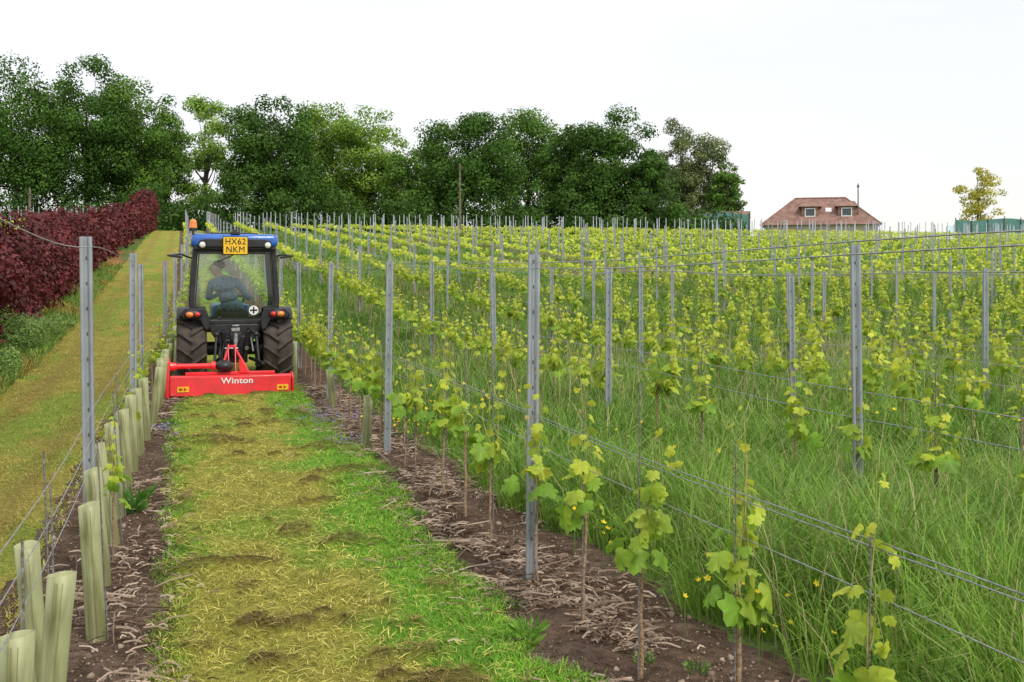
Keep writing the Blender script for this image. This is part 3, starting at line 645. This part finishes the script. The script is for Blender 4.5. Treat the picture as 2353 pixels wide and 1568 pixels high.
# ------------------------------------------------------------------ vines
def leaf_t(hi):
    lob=[(0,1.0),(16,.82),(24,.88),(34,.62),(48,.80),(58,.9),(70,.80),(84,.58),(100,.70),(114,.74),(130,.60),(150,.52),(166,.40),(180,.12)] if hi else [(0,1.0),(32,.62),(58,.9),(86,.55),(114,.72),(150,.5),(180,.14)]
    o=[]
    for a,r in lob: o.append((a,r))
    for a,r in lob[::-1][1:-1]: o.append((-a,r*.97))
    V=[(0,.08,0)]
    for a,r in o:
        x=r*math.sin(R(a))*.58; y=r*math.cos(R(a))*.55+.05
        z=-.28*abs(x)-.25*max(0,y)**2+.05*math.sin(a*.11*3); V.append((x,y+.3,z))
    V[0]=(0,.38,.05)
    n=len(o); return np.array(V),np.array([(0,1+i,1+(i+1)%n) for i in range(n)])
LH=leaf_t(True); LM=leaf_t(False)
def vine_leaves(r,lod,spread,top,nsh,young=0.):
    pos=[];nr=[];yd=[];sz=[];cl=[]; shoots=[]
    for s in range(nsh):
        sx=r.normal(0,spread*.35); sy=r.normal(0,spread); z0=r.uniform(.56,.7)
        zt=top*(1.06 if s==0 else r.uniform(.74,.98)); step=.050 if lod==0 else .045; n=int((zt-z0)/step)+4
        p0=np.array([0,0,min(z0,.62)]); p1=np.array([sx*.6,sy*.6,z0+.1]); p2=np.array([sx,sy,zt])
        sp=[]
        for k in range(n):
            t=k/(n-1); p=(1-t)**2*p0+2*t*(1-t)*p1+t*t*p2; p=p+np.array([.012*math.sin(7*t+s),.012*math.cos(6*t+s),0]); sp.append(p)
            for q in range(1 if (k%2 or t>.7 or lod==0) else 2):
                a=r.uniform(0,6.28); od=np.array([math.cos(a),math.sin(a),0.]); L=(.03+.07*r.random())*(1-.7*t)
                pos.append(p+od*L+np.array([0,0,r.uniform(-.04,.04)])); nr.append(od*r.uniform(.35,1.1)+np.array([0,0,r.uniform(.15,.9)])+r.normal(0,.35,3)); yd.append(od*r.uniform(.3,.9)+np.array([0,0,-r.uniform(.1,1)]))
                s_=(.148-.108*t**1.5)*r.uniform(.6,1.15)
                y=np.clip(t*.8+r.normal(0,.22)+young,0,1); c=lerp([.22,.41,.04],[.62,.66,.075],y)
                if t>.9 and r.random()<.5: c=np.array([.55,.42,.18]); s_*=.6
                sz.append(s_); cl.append(c)
        shoots.append(np.array(sp))
    return np.array(pos),np.array(nr),np.array(yd),np.array(sz),np.array(cl),shoots
def make_vine(seed,lod,spread,top,nsh,young=0):
    r=np.random.default_rng(seed); pos,nr,yd,sz,cl,sho=vine_leaves(r,lod,spread,top,nsh,young)
    T=LH if lod==0 else LM
    V,Fc,Cc=scatter(T[0],T[1],pos,basis(nr,yd),sz*(1 if lod==0 else 1.05),cl)
    A=Acc(); zz=np.linspace(-.03,.63,9); wob=np.cumsum(r.normal(0,.008,(9,2)),0); wob-=wob[0]
    v,f=tubeq(np.stack([wob[:,0]*np.linspace(1,0,9),wob[:,1]*np.linspace(1,0,9),zz],1),np.linspace(.011,.007,9)*r.uniform(.8,1.2),6); A.add(v,f,m=0)
    for sp in sho:
        q=sp[::2] if len(sp)>6 else sp
        v,f=tubeq(q,np.linspace(.005,.0015,len(q)),4); A.add(v,f,m=1)
    return (V,Fc,Cc),A.get()
hiM=[];midM=[]
for s in range(9):
    L,Tk=make_vine(100+s,0,.045+.02*(s%3),[1.18,1.24,1.12,1.20][s%4],2+(s%3==1),.12)
    lm=mkmesh('foliage',L[0],L[1],M_leaf,L[2]); tm=mkmesh('trunk',Tk[0],Tk[1],[M_vbark,M_shoot],smooth=True,midx=Tk[3])
    hr=1.05+.12*(s%3); r0=tubeq([(.02,.01,-.05),(.015,.02,hr)],.0035,6); rm=mkmesh('support_rod',r0[0],r0[1],M_rod)
    hiM.append((tm,lm,rm))
for s in range(9):
    L,Tk=make_vine(300+s,1,.14+.05*(s%3),[1.2,1.12,1.28][s%3],3+(s%2),.3)
    lm=mkmesh('foliage',L[0],L[1],M_leaf,L[2]); tm=mkmesh('trunk',Tk[0],Tk[1],[M_vbark,M_shoot],smooth=True,midx=Tk[3]); midM.append((tm,lm,None))
vines=[]
for d in (3.15,3.92,4.73,5.47,6.2,7.1,7.9,8.6,9.3,10.0,10.8):
    X=1.94*C; vines.append((X+rng.normal(0,.02),(d-X*S)/C,0))
y=(11.6-1.94*C*S)/C
while y<103: vines.append((float(XRr(1.94,y)),y,0 if y<15 else 1)); y+=.8
for i,b0 in enumerate(rows[1:]):
    y=rng.uniform(1.2,2.0)
    while y<104:
        X=float(XRr(b0,y)); dd=depth(X,y)
        if dd>3.5 and -40<pxx(X,y)<2420 and rng.random()>.06: vines.append((X+rng.normal(0,.03),y+rng.normal(0,.08),0 if dd<10 else 1))
        y+=.8
for y in np.arange(10.6,100,1.7): vines.append((float(XLr(y))+.02,y,3))
for d,x in ((6.6,-.40),(7.2,-.44)): vines.append((x*C,(d-x*C*S)/C,2))
for xx in (-7,-9.5,-12,-14.5,-17):
    for y in np.arange(60,106,.8): vines.append((xx,y,1))
vines.sort(key=lambda p:depth(p[0],p[1]))
for k,(X,Y,t) in enumerate(vines[:300]):
    ms_=hiM[k%9] if t in (0,2,3) else midM[int(rng.integers(9))]
    E=empty('grapevine',(X,Y,float(hz(X,Y))),rng.uniform(-.5,.5)+(math.pi if rng.random()<.5 else 0))
    sc=rng.uniform(.92,1.06)
    if t==2: sc=.72
    if t==3: sc=.85
    E.scale=(sc,sc,sc)
    tag(E,'young grapevine with bright yellow-green leaves on trellis','grapevine','young grapevines along the trellis rows')
    for m_ in ms_:
        if m_ is not None: link(bpy.data.objects.new(m_.name.split('.')[0],m_),E)
A=Acc(); rest=vines[300:]
ra=np.random.default_rng(5)
vx=np.array([v[0] for v in rest]);vy=np.array([v[1] for v in rest]); vz=hz(vx,vy); dd=depth(vx,vy)
for lo_,hi_,nl,s0 in ((0,36,44,.115),(36,200,19,.155)):
    k=(dd>=lo_)&(dd<hi_); m_=k.sum(); 
    if not m_: continue
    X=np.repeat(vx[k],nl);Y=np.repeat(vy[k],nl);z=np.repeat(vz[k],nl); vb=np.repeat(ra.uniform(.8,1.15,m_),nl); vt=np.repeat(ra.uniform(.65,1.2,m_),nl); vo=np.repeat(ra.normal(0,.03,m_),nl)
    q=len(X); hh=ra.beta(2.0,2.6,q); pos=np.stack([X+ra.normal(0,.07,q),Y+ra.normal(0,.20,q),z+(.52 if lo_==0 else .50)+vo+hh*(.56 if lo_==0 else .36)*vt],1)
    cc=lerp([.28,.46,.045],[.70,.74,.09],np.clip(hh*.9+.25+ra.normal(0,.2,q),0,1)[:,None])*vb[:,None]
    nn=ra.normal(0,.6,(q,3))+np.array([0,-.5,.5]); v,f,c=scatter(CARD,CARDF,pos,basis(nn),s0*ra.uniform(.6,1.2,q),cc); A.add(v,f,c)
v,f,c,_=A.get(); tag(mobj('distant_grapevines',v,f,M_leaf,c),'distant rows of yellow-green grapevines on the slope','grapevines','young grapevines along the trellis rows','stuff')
# ------------------------------------------------------------------ tree guards
def guard(h,seed):
    n=20; nz=6; V=[]
    for layer,off in ((0,0),(1,-.004)):
        for j in range(nz):
            t=j/(nz-1); z=-.03+t*(h+.03)
            for i in range(n):
                a=2*math.pi*i/n; rr=.042+.0025*math.cos(4*a)+off+.001*math.sin(a*2+seed)*t
                if j==nz-1: rr+=.002
                zz=z+(.008*math.sin(a+seed) if j==nz-1 else 0)
                V.append((rr*math.cos(a),rr*math.sin(a),zz))
    Fc=[]
    for l in (0,1):
        for j in range(nz-1):
            for i in range(n):
                b0=l*n*nz+j*n; q=(b0+i,b0+(i+1)%n,b0+n+(i+1)%n,b0+n+i); Fc.append(q if l==0 else q[::-1])
    t0=(nz-1)*n; t1=n*nz+(nz-1)*n
    for i in range(n): Fc.append((t0+i,t0+(i+1)%n,t1+(i+1)%n,t1+i))
    for a in (4.3,4.5,4.9,1.2,1.3):
        k=len(V)
        for z in (0,h-.02):
            for da in (-.03,0,.03): 
                rr=.042+.0025*math.cos(4*(a+da))+(.004 if da==0 else .0002); V.append((rr*math.cos(a+da),rr*math.sin(a+da),z))
        Fc+=[(k,k+1,k+4,k+3),(k+1,k+2,k+5,k+4)]
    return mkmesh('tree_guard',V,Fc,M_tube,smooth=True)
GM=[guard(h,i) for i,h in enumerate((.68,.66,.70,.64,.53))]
gl_=[(22,815,.70,2,3),(100,676,.70,5,2),(92,598,.68,-4,0),(222,497,.66,-3,1),(262,372,.66,-9,-4),(272,335,.69,-4,1),(238,425,.66,-5,0),(292,296,.66,-3,0),(306,268,.68,-2,0),(322,248,.66,-3,0),(337,228,.66,-3,0),(349,211,.68,7,0),(352,196,.68,8,0),(362,186,.66,3,0),(368,176,.66,5,0),(376,166,.66,2,0),(380,156,.66,5,0),(386,148,.66,2,0),(390,140,.66,3,0),(398,128,.66,0,0),(405,115,.66,3,0),(766,187,.53,-5,0),(838,236,.53,4,0),(676,150,.66,0,0)]
for i,(px,u,h,l,l2) in enumerate(gl_):
    x,y=P(px,u); me=GM[{.68:0,.66:1,.70:2,.69:0,.64:3,.53:4}[h]]
    o=bpy.data.objects.new('vine_guard',me); link(o,None,(x,y,float(hz(x,y)))); o.rotation_euler=(R(l2),R(l),0)
    lab='pale green plastic vine guard tube leaning on soil' if abs(l)>4 else 'pale green plastic vine guard tube standing upright'
    tag(o,lab,'vine guard','plastic guards around young vines')
    if i<6:
        q=tubeq([(x+.05,y,float(hz(x,y))),(x+.03-.01*i,y+.02,float(hz(x,y))+.95+.04*(i%3))],.004,6)
        tag(mobj('support_cane',q[0],q[1],M_rod),'thin upright cane beside a vine guard','cane','canes beside the guards')
for xx in np.arange(30,70,6.5):
    for rw in (4.5,9.62): 
        X=float(XRr(rw,xx)); o=bpy.data.objects.new('vine_guard',GM[4]); link(o,None,(X,xx,float(hz(X,xx)))); tag(o,'pale plastic vine guard tube standing upright','vine guard','plastic guards around young vines')
def weed(px,u,h,n,c1,c2):
    x,y=P(px,u); z=float(hz(x,y))+.02
    az=rng.uniform(0,6.28,n); A=Acc()
    hh=rng.uniform(.15,1,n)*h; pos=np.stack([np.cos(az)*(.03+hh*.35),np.sin(az)*(.03+hh*.35),hh*.75],1)
    dirv=np.stack([np.cos(az),np.sin(az),np.full(n,.7)],1); nn=np.cross(dirv,rng.normal(size=(n,3)))
    Rm=basis(nn,dirv); v,f,c=scatter([(0,-.5,0),(.14,0,.03),(0,.5,0),(-.14,0,.03)],CARDF,pos,Rm,rng.uniform(.06,.11,n)*h/.2,lerp(c1,c2,rng.random((n,1)))); A.add(v,f,c)
    for k in range(6):
        a=k*1.05; q,w=tubeq([(0,0,-.02),(math.cos(a)*.02,math.sin(a)*.02,h*.4),(math.cos(a)*h*.3,math.sin(a)*h*.3,h*.85)],.003,4); A.add(q,w,np.array(c1))
    v,f,c,_=A.get(); tag(mobj('weed',v,f,M_grass,c,loc=(x,y,z)),'leafy green weed growing from the bare soil','weed','weeds on the soil strips')
for a_ in [(1215,505,.17,60,(.10,.26,.03),(.28,.46,.07)),(310,330,.25,110,(.06,.2,.03),(.18,.36,.06)),(960,335,.09,80,(.10,.28,.03),(.26,.45,.06)),(385,210,.13,90,(.1,.26,.03),(.28,.44,.06)),(385,480,.06,50,(.09,.24,.03),(.25,.42,.05)),(930,300,.06,40,(.09,.24,.03),(.25,.42,.05)),(1180,455,.07,50,(.15,.2,.08),(.3,.34,.15)),(395,405,.05,40,(.09,.24,.03),(.25,.42,.05)),(1480,530,.06,70,(.07,.16,.03),(.2,.32,.06)),(1600,545,.07,80,(.07,.16,.03),(.2,.32,.06))]: weed(*a_)
# ------------------------------------------------------------------ shrubs by hedge, hedge
def blob_leaves(cs,n,size,ca,cb,rn,flat=.8,ol_=1.1,thick=.45):
    cs=np.array(cs); w=cs[:,3]**2; idx=rn.choice(len(cs),n,p=w/w.sum()); d=nrm(rn.normal(size=(n,3))); rr=cs[idx,3]*(1-thick*rn.random(n)**2.0)*rn.uniform(.9,ol_,n)
    pos=cs[idx,:3]+d*rr[:,None]*np.array([1,1,flat]); lt=rn.random(len(cs))[idx]
    nn=d*1.0+rn.normal(0,.42,(n,3))+np.array([0,0,.25]); cc=lerp(ca,cb,np.clip(lt*.6+.4*rn.random(n),0,1)[:,None])
    return scatter(CARD,CARDF,pos,basis(nn),size*rn.uniform(.6,1.3,n),cc)
rn=np.random.default_rng(3)
cs=[]
y=9.
while y<114:
    hh=2.3 if y<30 else 2.15; hh=hh if y<85 else 2.3+ (y-85)/22*1.3; hh*=.82+.36*vn(y*.45,0,77)
    xo=.9*sstep(60,100,y); z0=float(hz(-4,y))
    for k in range(16):
        rr=rn.uniform(.18,.42); cs.append((-3.85+xo+rn.uniform(-.7,.70),y+rn.uniform(-.7,.7),z0+rr*.25+(hh-rr*1.2)*rn.random(),rr))
    y+=.8
cs=np.array(cs); A=Acc()
nearm=cs[:,1]<45
for mk,n,s in ((nearm,85000,.085),(~nearm,44000,.16)):
    v,f,c=blob_leaves(cs[mk],n,s,[.045,.009,.010],[.20,.032,.032],rn,ol_=1.35); A.add(v,f,c)
v,f,c,_=A.get()
HE=empty('purple_hedge',(0,0,0)); tag(HE,'dense dark purple-leaved hedge lining the grass path','hedge')
mobj('hedge_foliage',v,f,M_purple,c,parent=HE)
A=Acc()
for y in np.arange(9,112,1.1):
    z=float(hz(-4,y))
    for k in range(3):
        x=-3.95+rn.uniform(-.3,.3); v,f=tubeq([(x,y,z-.1),(x+rn.uniform(-.2,.2),y+rn.uniform(-.3,.3),z+.9),(x+rn.uniform(-.4,.4),y+rn.uniform(-.5,.5),z+1.8)],[.03,.022,.01],5); A.add(v,f)
v,f,c,_=A.get(); mobj('hedge_stems',v,f,M_bark,parent=HE)
for (px,u,h,n) in [(55,122,.8,5200),(105,114,.55,4000),(20,145,.45,3000),(160,102,.35,2400)]:
    x,y=P(px,u); x=max(-3.15,min(x,-2.75)); z=float(hz(x,y))
    c5=[(rn.normal(0,.2),rn.normal(0,.4),h*rn.uniform(.2,.75),h*rn.uniform(.2,.35)) for _ in range(9)]
    v,f,c=blob_leaves(c5,n,.032,[.10,.20,.04],[.30,.42,.13],rn,ol_=1.5); E=empty('shrub',(x,y,z)); tag(E,'low wild green shrub at the foot of the purple hedge','shrub','green shrubs below the hedge'); mobj('foliage',v,f,M_tree,c,parent=E)
    A=Acc()
    for k in range(6):
        vv,ff=tubeq([(0,0,-.05),(rn.normal(0,.1),rn.normal(0,.12),h*.4),(rn.normal(0,.2),rn.normal(0,.3),h*.8)],[.012,.009,.005],5); A.add(vv,ff)
    vv,ff,_,_=A.get(); mobj('stem',vv,ff,M_bark,parent=E)
# ------------------------------------------------------------------ trees
def tree(px,u,yt,wp,ca,cb,seed,nl=11000,n_l=85,low=.2,lsz=.25,label='',flat=.75,lobr=(.08,.15),mul=2.3):
    r=np.random.default_rng(seed); x,y=P(px,u); z=float(hz(x,y)); H=EYE+(HY-yt)/u-z; W=wp/u*1.12
    E=empty('tree',(x,y,z)); tag(E,label,'tree')
    cs=[]; zc=H*(low+1)/2; rz=H*(1-low)/2
    for k in range(n_l):
        d=nrm(r.normal(size=3)); q=r.random()**.40; rl=W*r.uniform(*lobr)
        d=np.sign(d)*np.abs(d)**.85; d/=max(1,np.linalg.norm(d)*.94)
        w_=W/2-rl*.75
        if d[2]>0: w_*=1-.22*d[2]
        p=np.array([d[0]*w_*q,d[1]*w_*q*.9,zc-H*.04+d[2]*(rz-rl*flat*.8)*q+(H*.04 if d[2]>.5 else 0)])
        cs.append((*p,rl))
    v,f,c=blob_leaves(cs,int(nl*mul),lsz,ca,cb,r,flat,1.18,.55); mobj('crown',v,f,M_tree,c,parent=E)
    A=Acc(); tw=.028*H*.62; top=np.array([r.normal(0,.3),r.normal(0,.3),H*.72])
    mid=np.array([r.normal(0,.25),r.normal(0,.25),H*.35])
    v,f=tubeq([(0,0,-.4),(0,0,.3),tuple(mid*.5),tuple(mid),tuple((mid+top)/2),tuple(top)],[tw*1.5,tw*1.1,tw*.92,tw*.75,tw*.5,tw*.15],9); A.add(v,f)
    for k in range(0,n_l,3):
        e=np.array(cs[k][:3]); s=mid*r.uniform(.55,1.0) if r.random()<.5 else mid+(top-mid)*r.uniform(0,.6)
        m2=(s+e)/2+np.array([0,0,-.04*H*r.random()])+r.normal(0,.2,3); rr=tw*r.uniform(.22,.42)
        v,f=tubeq([tuple(s),tuple(m2),tuple(e)],[rr,rr*.6,rr*.15],5); A.add(v,f)
    v,f,_,_=A.get(); mobj('trunk',v,f,M_bark,parent=E,smooth=True)
dk=([.035,.085,.016],[.11,.22,.036]); md=([.06,.14,.022],[.18,.32,.05]); lt=([.12,.22,.03],[.30,.46,.075])
dl='tall dark green broadleaf tree with dense domed crown'; ll='tall light green broadleaf tree with airy crown'; ml='tall mid green broadleaf tree with rounded crown'
tree(35,20.5,130,330,*dk,1,15000,label=dl,low=.12); tree(195,20,122,250,*dk,2,13000,label=dl,low=.14)
tree(305,19.5,142,235,*md,3,12000,label=ml,low=.12); tree(375,19,250,140,*md,14,6000,label=ml,low=.08)
tree(-95,20,150,220,*dk,21,5000,label=dl)
tree(478,18.5,206,160,*lt,4,5500,n_l=48,label=ll,low=.1); tree(622,20.5,190,245,*dk,5,15000,label=dl,low=.08)
tree(745,19,220,220,*lt,6,9500,label=ll,low=.12); tree(845,19.5,238,215,*lt,7,10500,label=ll,low=.1)
tree(930,20.5,345,120,*md,31,4000,label=ml,low=.05)
tree(1070,20,238,255,*dk,8,11500,label='broad dark green tree with exposed dark trunk and limbs',low=.22); tree(990,19,305,140,*md,18,4800,label=ml,low=.08)
tree(1215,18.5,228,230,*md,9,10500,label=ml,low=.12); tree(1410,20,236,250,*dk,10,15000,label=dl,low=.06); tree(1300,19.5,262,150,*dk,19,7500,label=dl,low=.1)
tree(1490,20.5,335,110,*dk,20,5500,label=dl,low=.02)
ol=([.10,.135,.05],[.25,.30,.115])
tree(1562,17.5,265,140,*ol,11,9000,lsz=.22,label='grey-green birch tree with loose feathery crown',low=.04); tree(1630,17.5,295,145,*ol,12,9500,lsz=.22,label='grey-green birch tree with loose feathery crown',low=.02)
tree(1672,18,365,90,*md,13,5000,label='small green tree at the end of the tree line',low=.0)
tree(2250,18,378,115,[.34,.33,.045],[.68,.62,.10],15,2500,n_l=40,low=.2,lsz=.24,lobr=(.08,.14),label='lone yellow-leaved tree with sparse open crown',flat=.7,mul=1.4)
A=Acc(); cs=[]
for px in np.arange(-120,1700,7.):
    u=rn.uniform(18.5,22); x,y=P(px+rn.uniform(-10,10),u); z=float(hz(x,y)); hm=(7.2 if px<1540 else 4.2)*(.6+.6*vn(px*.012,0,5))
    if 930<px<1010: hm*=.85
    for k in range(4): rr=rn.uniform(.8,1.4); cs.append((x,y,z+rn.uniform(.2,1)*hm*rn.random()**.4,rr))
v,f,c=blob_leaves(cs,80000,.30,[.03,.07,.016],[.10,.20,.034],rn); tag(mobj('undergrowth',v,f,M_tree,c),'dark bushy undergrowth below the line of trees','undergrowth',kind='stuff')
# ------------------------------------------------------------------ house
u=17.; hx,hy=P(1885,u); hz0=float(hz(hx,hy)); HO=empty('house',(hx,hy,hz0),-TH-math.atan((1885-1176.5)/F)); tag(HO,'house with hipped red-brown tiled roof and two dormers','house')
e=EYE+(HY-520)/u-hz0; rg=EYE+(HY-456)/u-hz0; w2=7.7; dpt=5.; r2=3.3
part('wall',lambda bm:bbox(bm,(0,0,e/2),(w2*2-1,dpt*2-1,e)),M_wall,HO,0)
def roof(bm):
    b=[bm.verts.new(p) for p in ((-w2,-dpt,e),(w2,-dpt,e),(w2,dpt,e),(-w2,dpt,e))]; t=[bm.verts.new((-r2,0,rg)),bm.verts.new((r2,0,rg))]
    bm.faces.new((b[0],b[1],t[1],t[0])); bm.faces.new((b[2],b[3],t[0],t[1])); bm.faces.new((b[1],b[2],t[1])); bm.faces.new((b[3],b[0],t[0])); bm.faces.new(b)
part('roof',roof,M_tile,HO,0,False)
part('ridge_tiles',lambda bm:(bcyl(bm,(-r2,0,rg),(r2,0,rg),.14,.14,8),bcyl(bm,(-r2,0,rg),(-w2,-dpt,e),.1,.1,8),bcyl(bm,(r2,0,rg),(w2,-dpt,e),.1,.1,8)),M_tile,HO,0)
for cx in (-1.3,3.35):
    D=bpy.data.objects.new('dormer',None); link(D,HO,(cx,0,0))
    part('dormer_wall',lambda bm:bbox(bm,(0,-2.2,e+1.6),(2.2,2.6,2.0)),M_tile,D,0)
    def dr(bm):
        zz=e+2.6
        a=[bm.verts.new(p) for p in ((-1.5,-3.8,zz-.15),(1.5,-3.8,zz-.15),(1.5,-.5,zz-.1),(-1.5,-.5,zz-.1))]; b=[bm.verts.new(p) for p in ((-1.0,-2.9,zz+.55),(1.0,-2.9,zz+.55),(1.0,-.3,zz+.6),(-1.0,-.3,zz+.6))]
        bm.faces.new(b);bm.faces.new(a)
        for i in range(4): bm.faces.new((a[i],a[(i+1)%4],b[(i+1)%4],b[i]))
    part('dormer_roof',dr,M_tile,D,0,False)
    part('window_frame',lambda bm:bring(bm,[(-.68,e+1.1),(.68,e+1.1),(.68,e+2.25),(-.68,e+2.25)],[(-.56,e+1.22),(.56,e+1.22),(.56,e+2.13),(-.56,e+2.13)],-3.56,-3.5),M_white,D,0)
    part('window_pane',lambda bm:bbox(bm,(0,-3.515,e+1.67),(1.14,.02,.93)),M_glassd,D,0)
part('skylight',lambda bm:bbox(bm,(1.05,-2.35,e+(rg-e)*(.53)+.06),(.75,.9,.06),Matrix.Rotation(math.atan2(rg-e,dpt),3,'X')),M_white,HO,0)
x,y=P(1672,19); z=float(hz(x,y)); BA=empty('barn',(x,y,z),-TH-.19); tag(BA,'low shed with pinkish tiled roof behind the vines','shed'); et=EYE+(HY-503)/19-z; rt=EYE+(HY-486)/19-z
part('wall',lambda bm:bbox(bm,(0,0,et/2),(4.6,3,et)),M_wall,BA,0); part('roof',lambda bm:bpoly(bm,[(-1.9,et),(1.9,et),(0,rt)],'x',-2.7,2.7),M_tile,BA,0,False)
for p0,p1,u,yt,yb in ((1608,1722,20.5,490,510),(2195,2420,19,505,520)):
    a=P(p0,u);b_=P(p1,u); n=12; V=[];Fc=[]
    for i in range(n+1):
        t=i/n; x=a[0]+(b_[0]-a[0])*t;y=a[1]+(b_[1]-a[1])*t; z=float(hz(x,y)); zt=EYE+(HY-yt-3*math.sin(t*9))/u
        V+=[(x,y,z),(x,y,zt)]
        if i: Fc.append((2*i-2,2*i,2*i+1,2*i-1))
    NE=empty('windbreak_fence',(0,0,0)); tag(NE,'teal windbreak netting stretched between posts','windbreak fence'); mobj('netting',V,Fc,M_teal,parent=NE)
    A=Acc()
    for i in range(0,n+1,2):
        x,y,z=V[2*i]; zt=V[2*i+1][2]; v,f=tubeq([(x,y-.08,z-.2),(x,y-.08,zt+.25)],.06,6); A.add(v,f)
    v,f,_,_=A.get(); mobj('fence_post',v,f,M_wood,parent=NE)
for px,u,yt in ((1057,26,378),(1972,17.5,422),(68,30,432)):
    x,y=P(px,u); z=float(hz(x,y)); h=EYE+(HY-yt)/u-z
    def pole(bm,h=h): bcyl(bm,(0,0,-.3),(0,0,h),.12 if h<8.5 else .14,.075,10); bbox(bm,(0,0,h-.45),(.12,.5,.08)); bcyl(bm,(0,-.2,h-.4),(0,-.2,h-.22),.04); bcyl(bm,(0,.2,h-.4),(0,.2,h-.22),.04)
    o=part('utility_pole',pole,M_wood,None,0,loc=(x,y,z)); tag(o,'weathered wooden utility pole rising above the field','utility pole')
V=[];Fc=[]; n=40
for i in range(n+1):
    px=2180+i*26; u=1.75; x,y=P(px,u); hgt=EYE+(HY-(518-22*sstep(0,.45,np.array(i/n))+3*math.sin(i)))/u
    d=nrm(np.array([x,y])); 
    for q,zz in ((-250,-60),(0,float(hgt)),(500,-60)): V.append((x+d[0]*q,y+d[1]*q,zz))
    if i: 
        b0=3*(i-1); Fc+=[(b0,b0+3,b0+4,b0+1),(b0+1,b0+4,b0+5,b0+2)]
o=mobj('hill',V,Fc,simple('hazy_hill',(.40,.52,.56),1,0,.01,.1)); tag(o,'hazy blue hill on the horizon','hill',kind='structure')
# ------------------------------------------------------------------ light, world, camera
W=bpy.data.worlds.new('World'); scene.world=W; W.use_nodes=True; nt=W.node_tree; nt.nodes.clear()
el=R(50); azr=R(160)
sky=N(nt,'ShaderNodeTexSky',sky_type='NISHITA'); sky.sun_disc=False; sky.sun_elevation=el; sky.sun_rotation=azr; sky.dust_density=3
b1=N(nt,'ShaderNodeBackground'); b1.inputs[1].default_value=.05; nt.links.new(sky.outputs[0],b1.inputs[0])
tc=N(nt,'ShaderNodeTexCoord'); mp=N(nt,'ShaderNodeMapping'); mp.inputs['Scale'].default_value=(1,1,4); no=N(nt,'ShaderNodeTexNoise'); no.inputs['Scale'].default_value=2.2; no.inputs['Detail'].default_value=5
nt.links.new(tc.outputs['Generated'],mp.inputs[0]); nt.links.new(mp.outputs[0],no.inputs['Vector'])
cr=N(nt,'ShaderNodeValToRGB'); cr.color_ramp.elements[0].position=.40; cr.color_ramp.elements[0].color=(.845,.835,.815,1); cr.color_ramp.elements[1].position=.70; cr.color_ramp.elements[1].color=(.97,.95,.92,1)
nt.links.new(no.outputs['Fac'],cr.inputs[0]); b2=N(nt,'ShaderNodeBackground'); nt.links.new(cr.outputs[0],b2.inputs[0]); b2.inputs[1].default_value=1.0
ad=N(nt,'ShaderNodeAddShader'); wo=N(nt,'ShaderNodeOutputWorld'); nt.links.new(b1.outputs[0],ad.inputs[0]); nt.links.new(b2.outputs[0],ad.inputs[1]); nt.links.new(ad.outputs[0],wo.inputs[0])
sl=bpy.data.lights.new('sun','SUN'); sl.energy=2.0; sl.angle=R(10); sl.color=(1,.96,.88); so=bpy.data.objects.new('sun',sl); COL.objects.link(so)
dv=Vector((math.sin(azr)*math.cos(el),math.cos(azr)*math.cos(el),math.sin(el))); so.rotation_euler=dv.to_track_quat('Z','Y').to_euler()
cam=bpy.data.cameras.new('camera'); co=bpy.data.objects.new('camera',cam); COL.objects.link(co); co.location=(0,0,EYE); co.rotation_euler=(R(90),0,-TH)
cam.lens=40.0; cam.sensor_width=36; cam.shift_y=-149/2353; cam.clip_end=6000; cam.clip_start=.05; scene.camera=co
scene.view_settings.view_transform='Standard'; scene.view_settings.look='None'; scene.view_settings.exposure=0
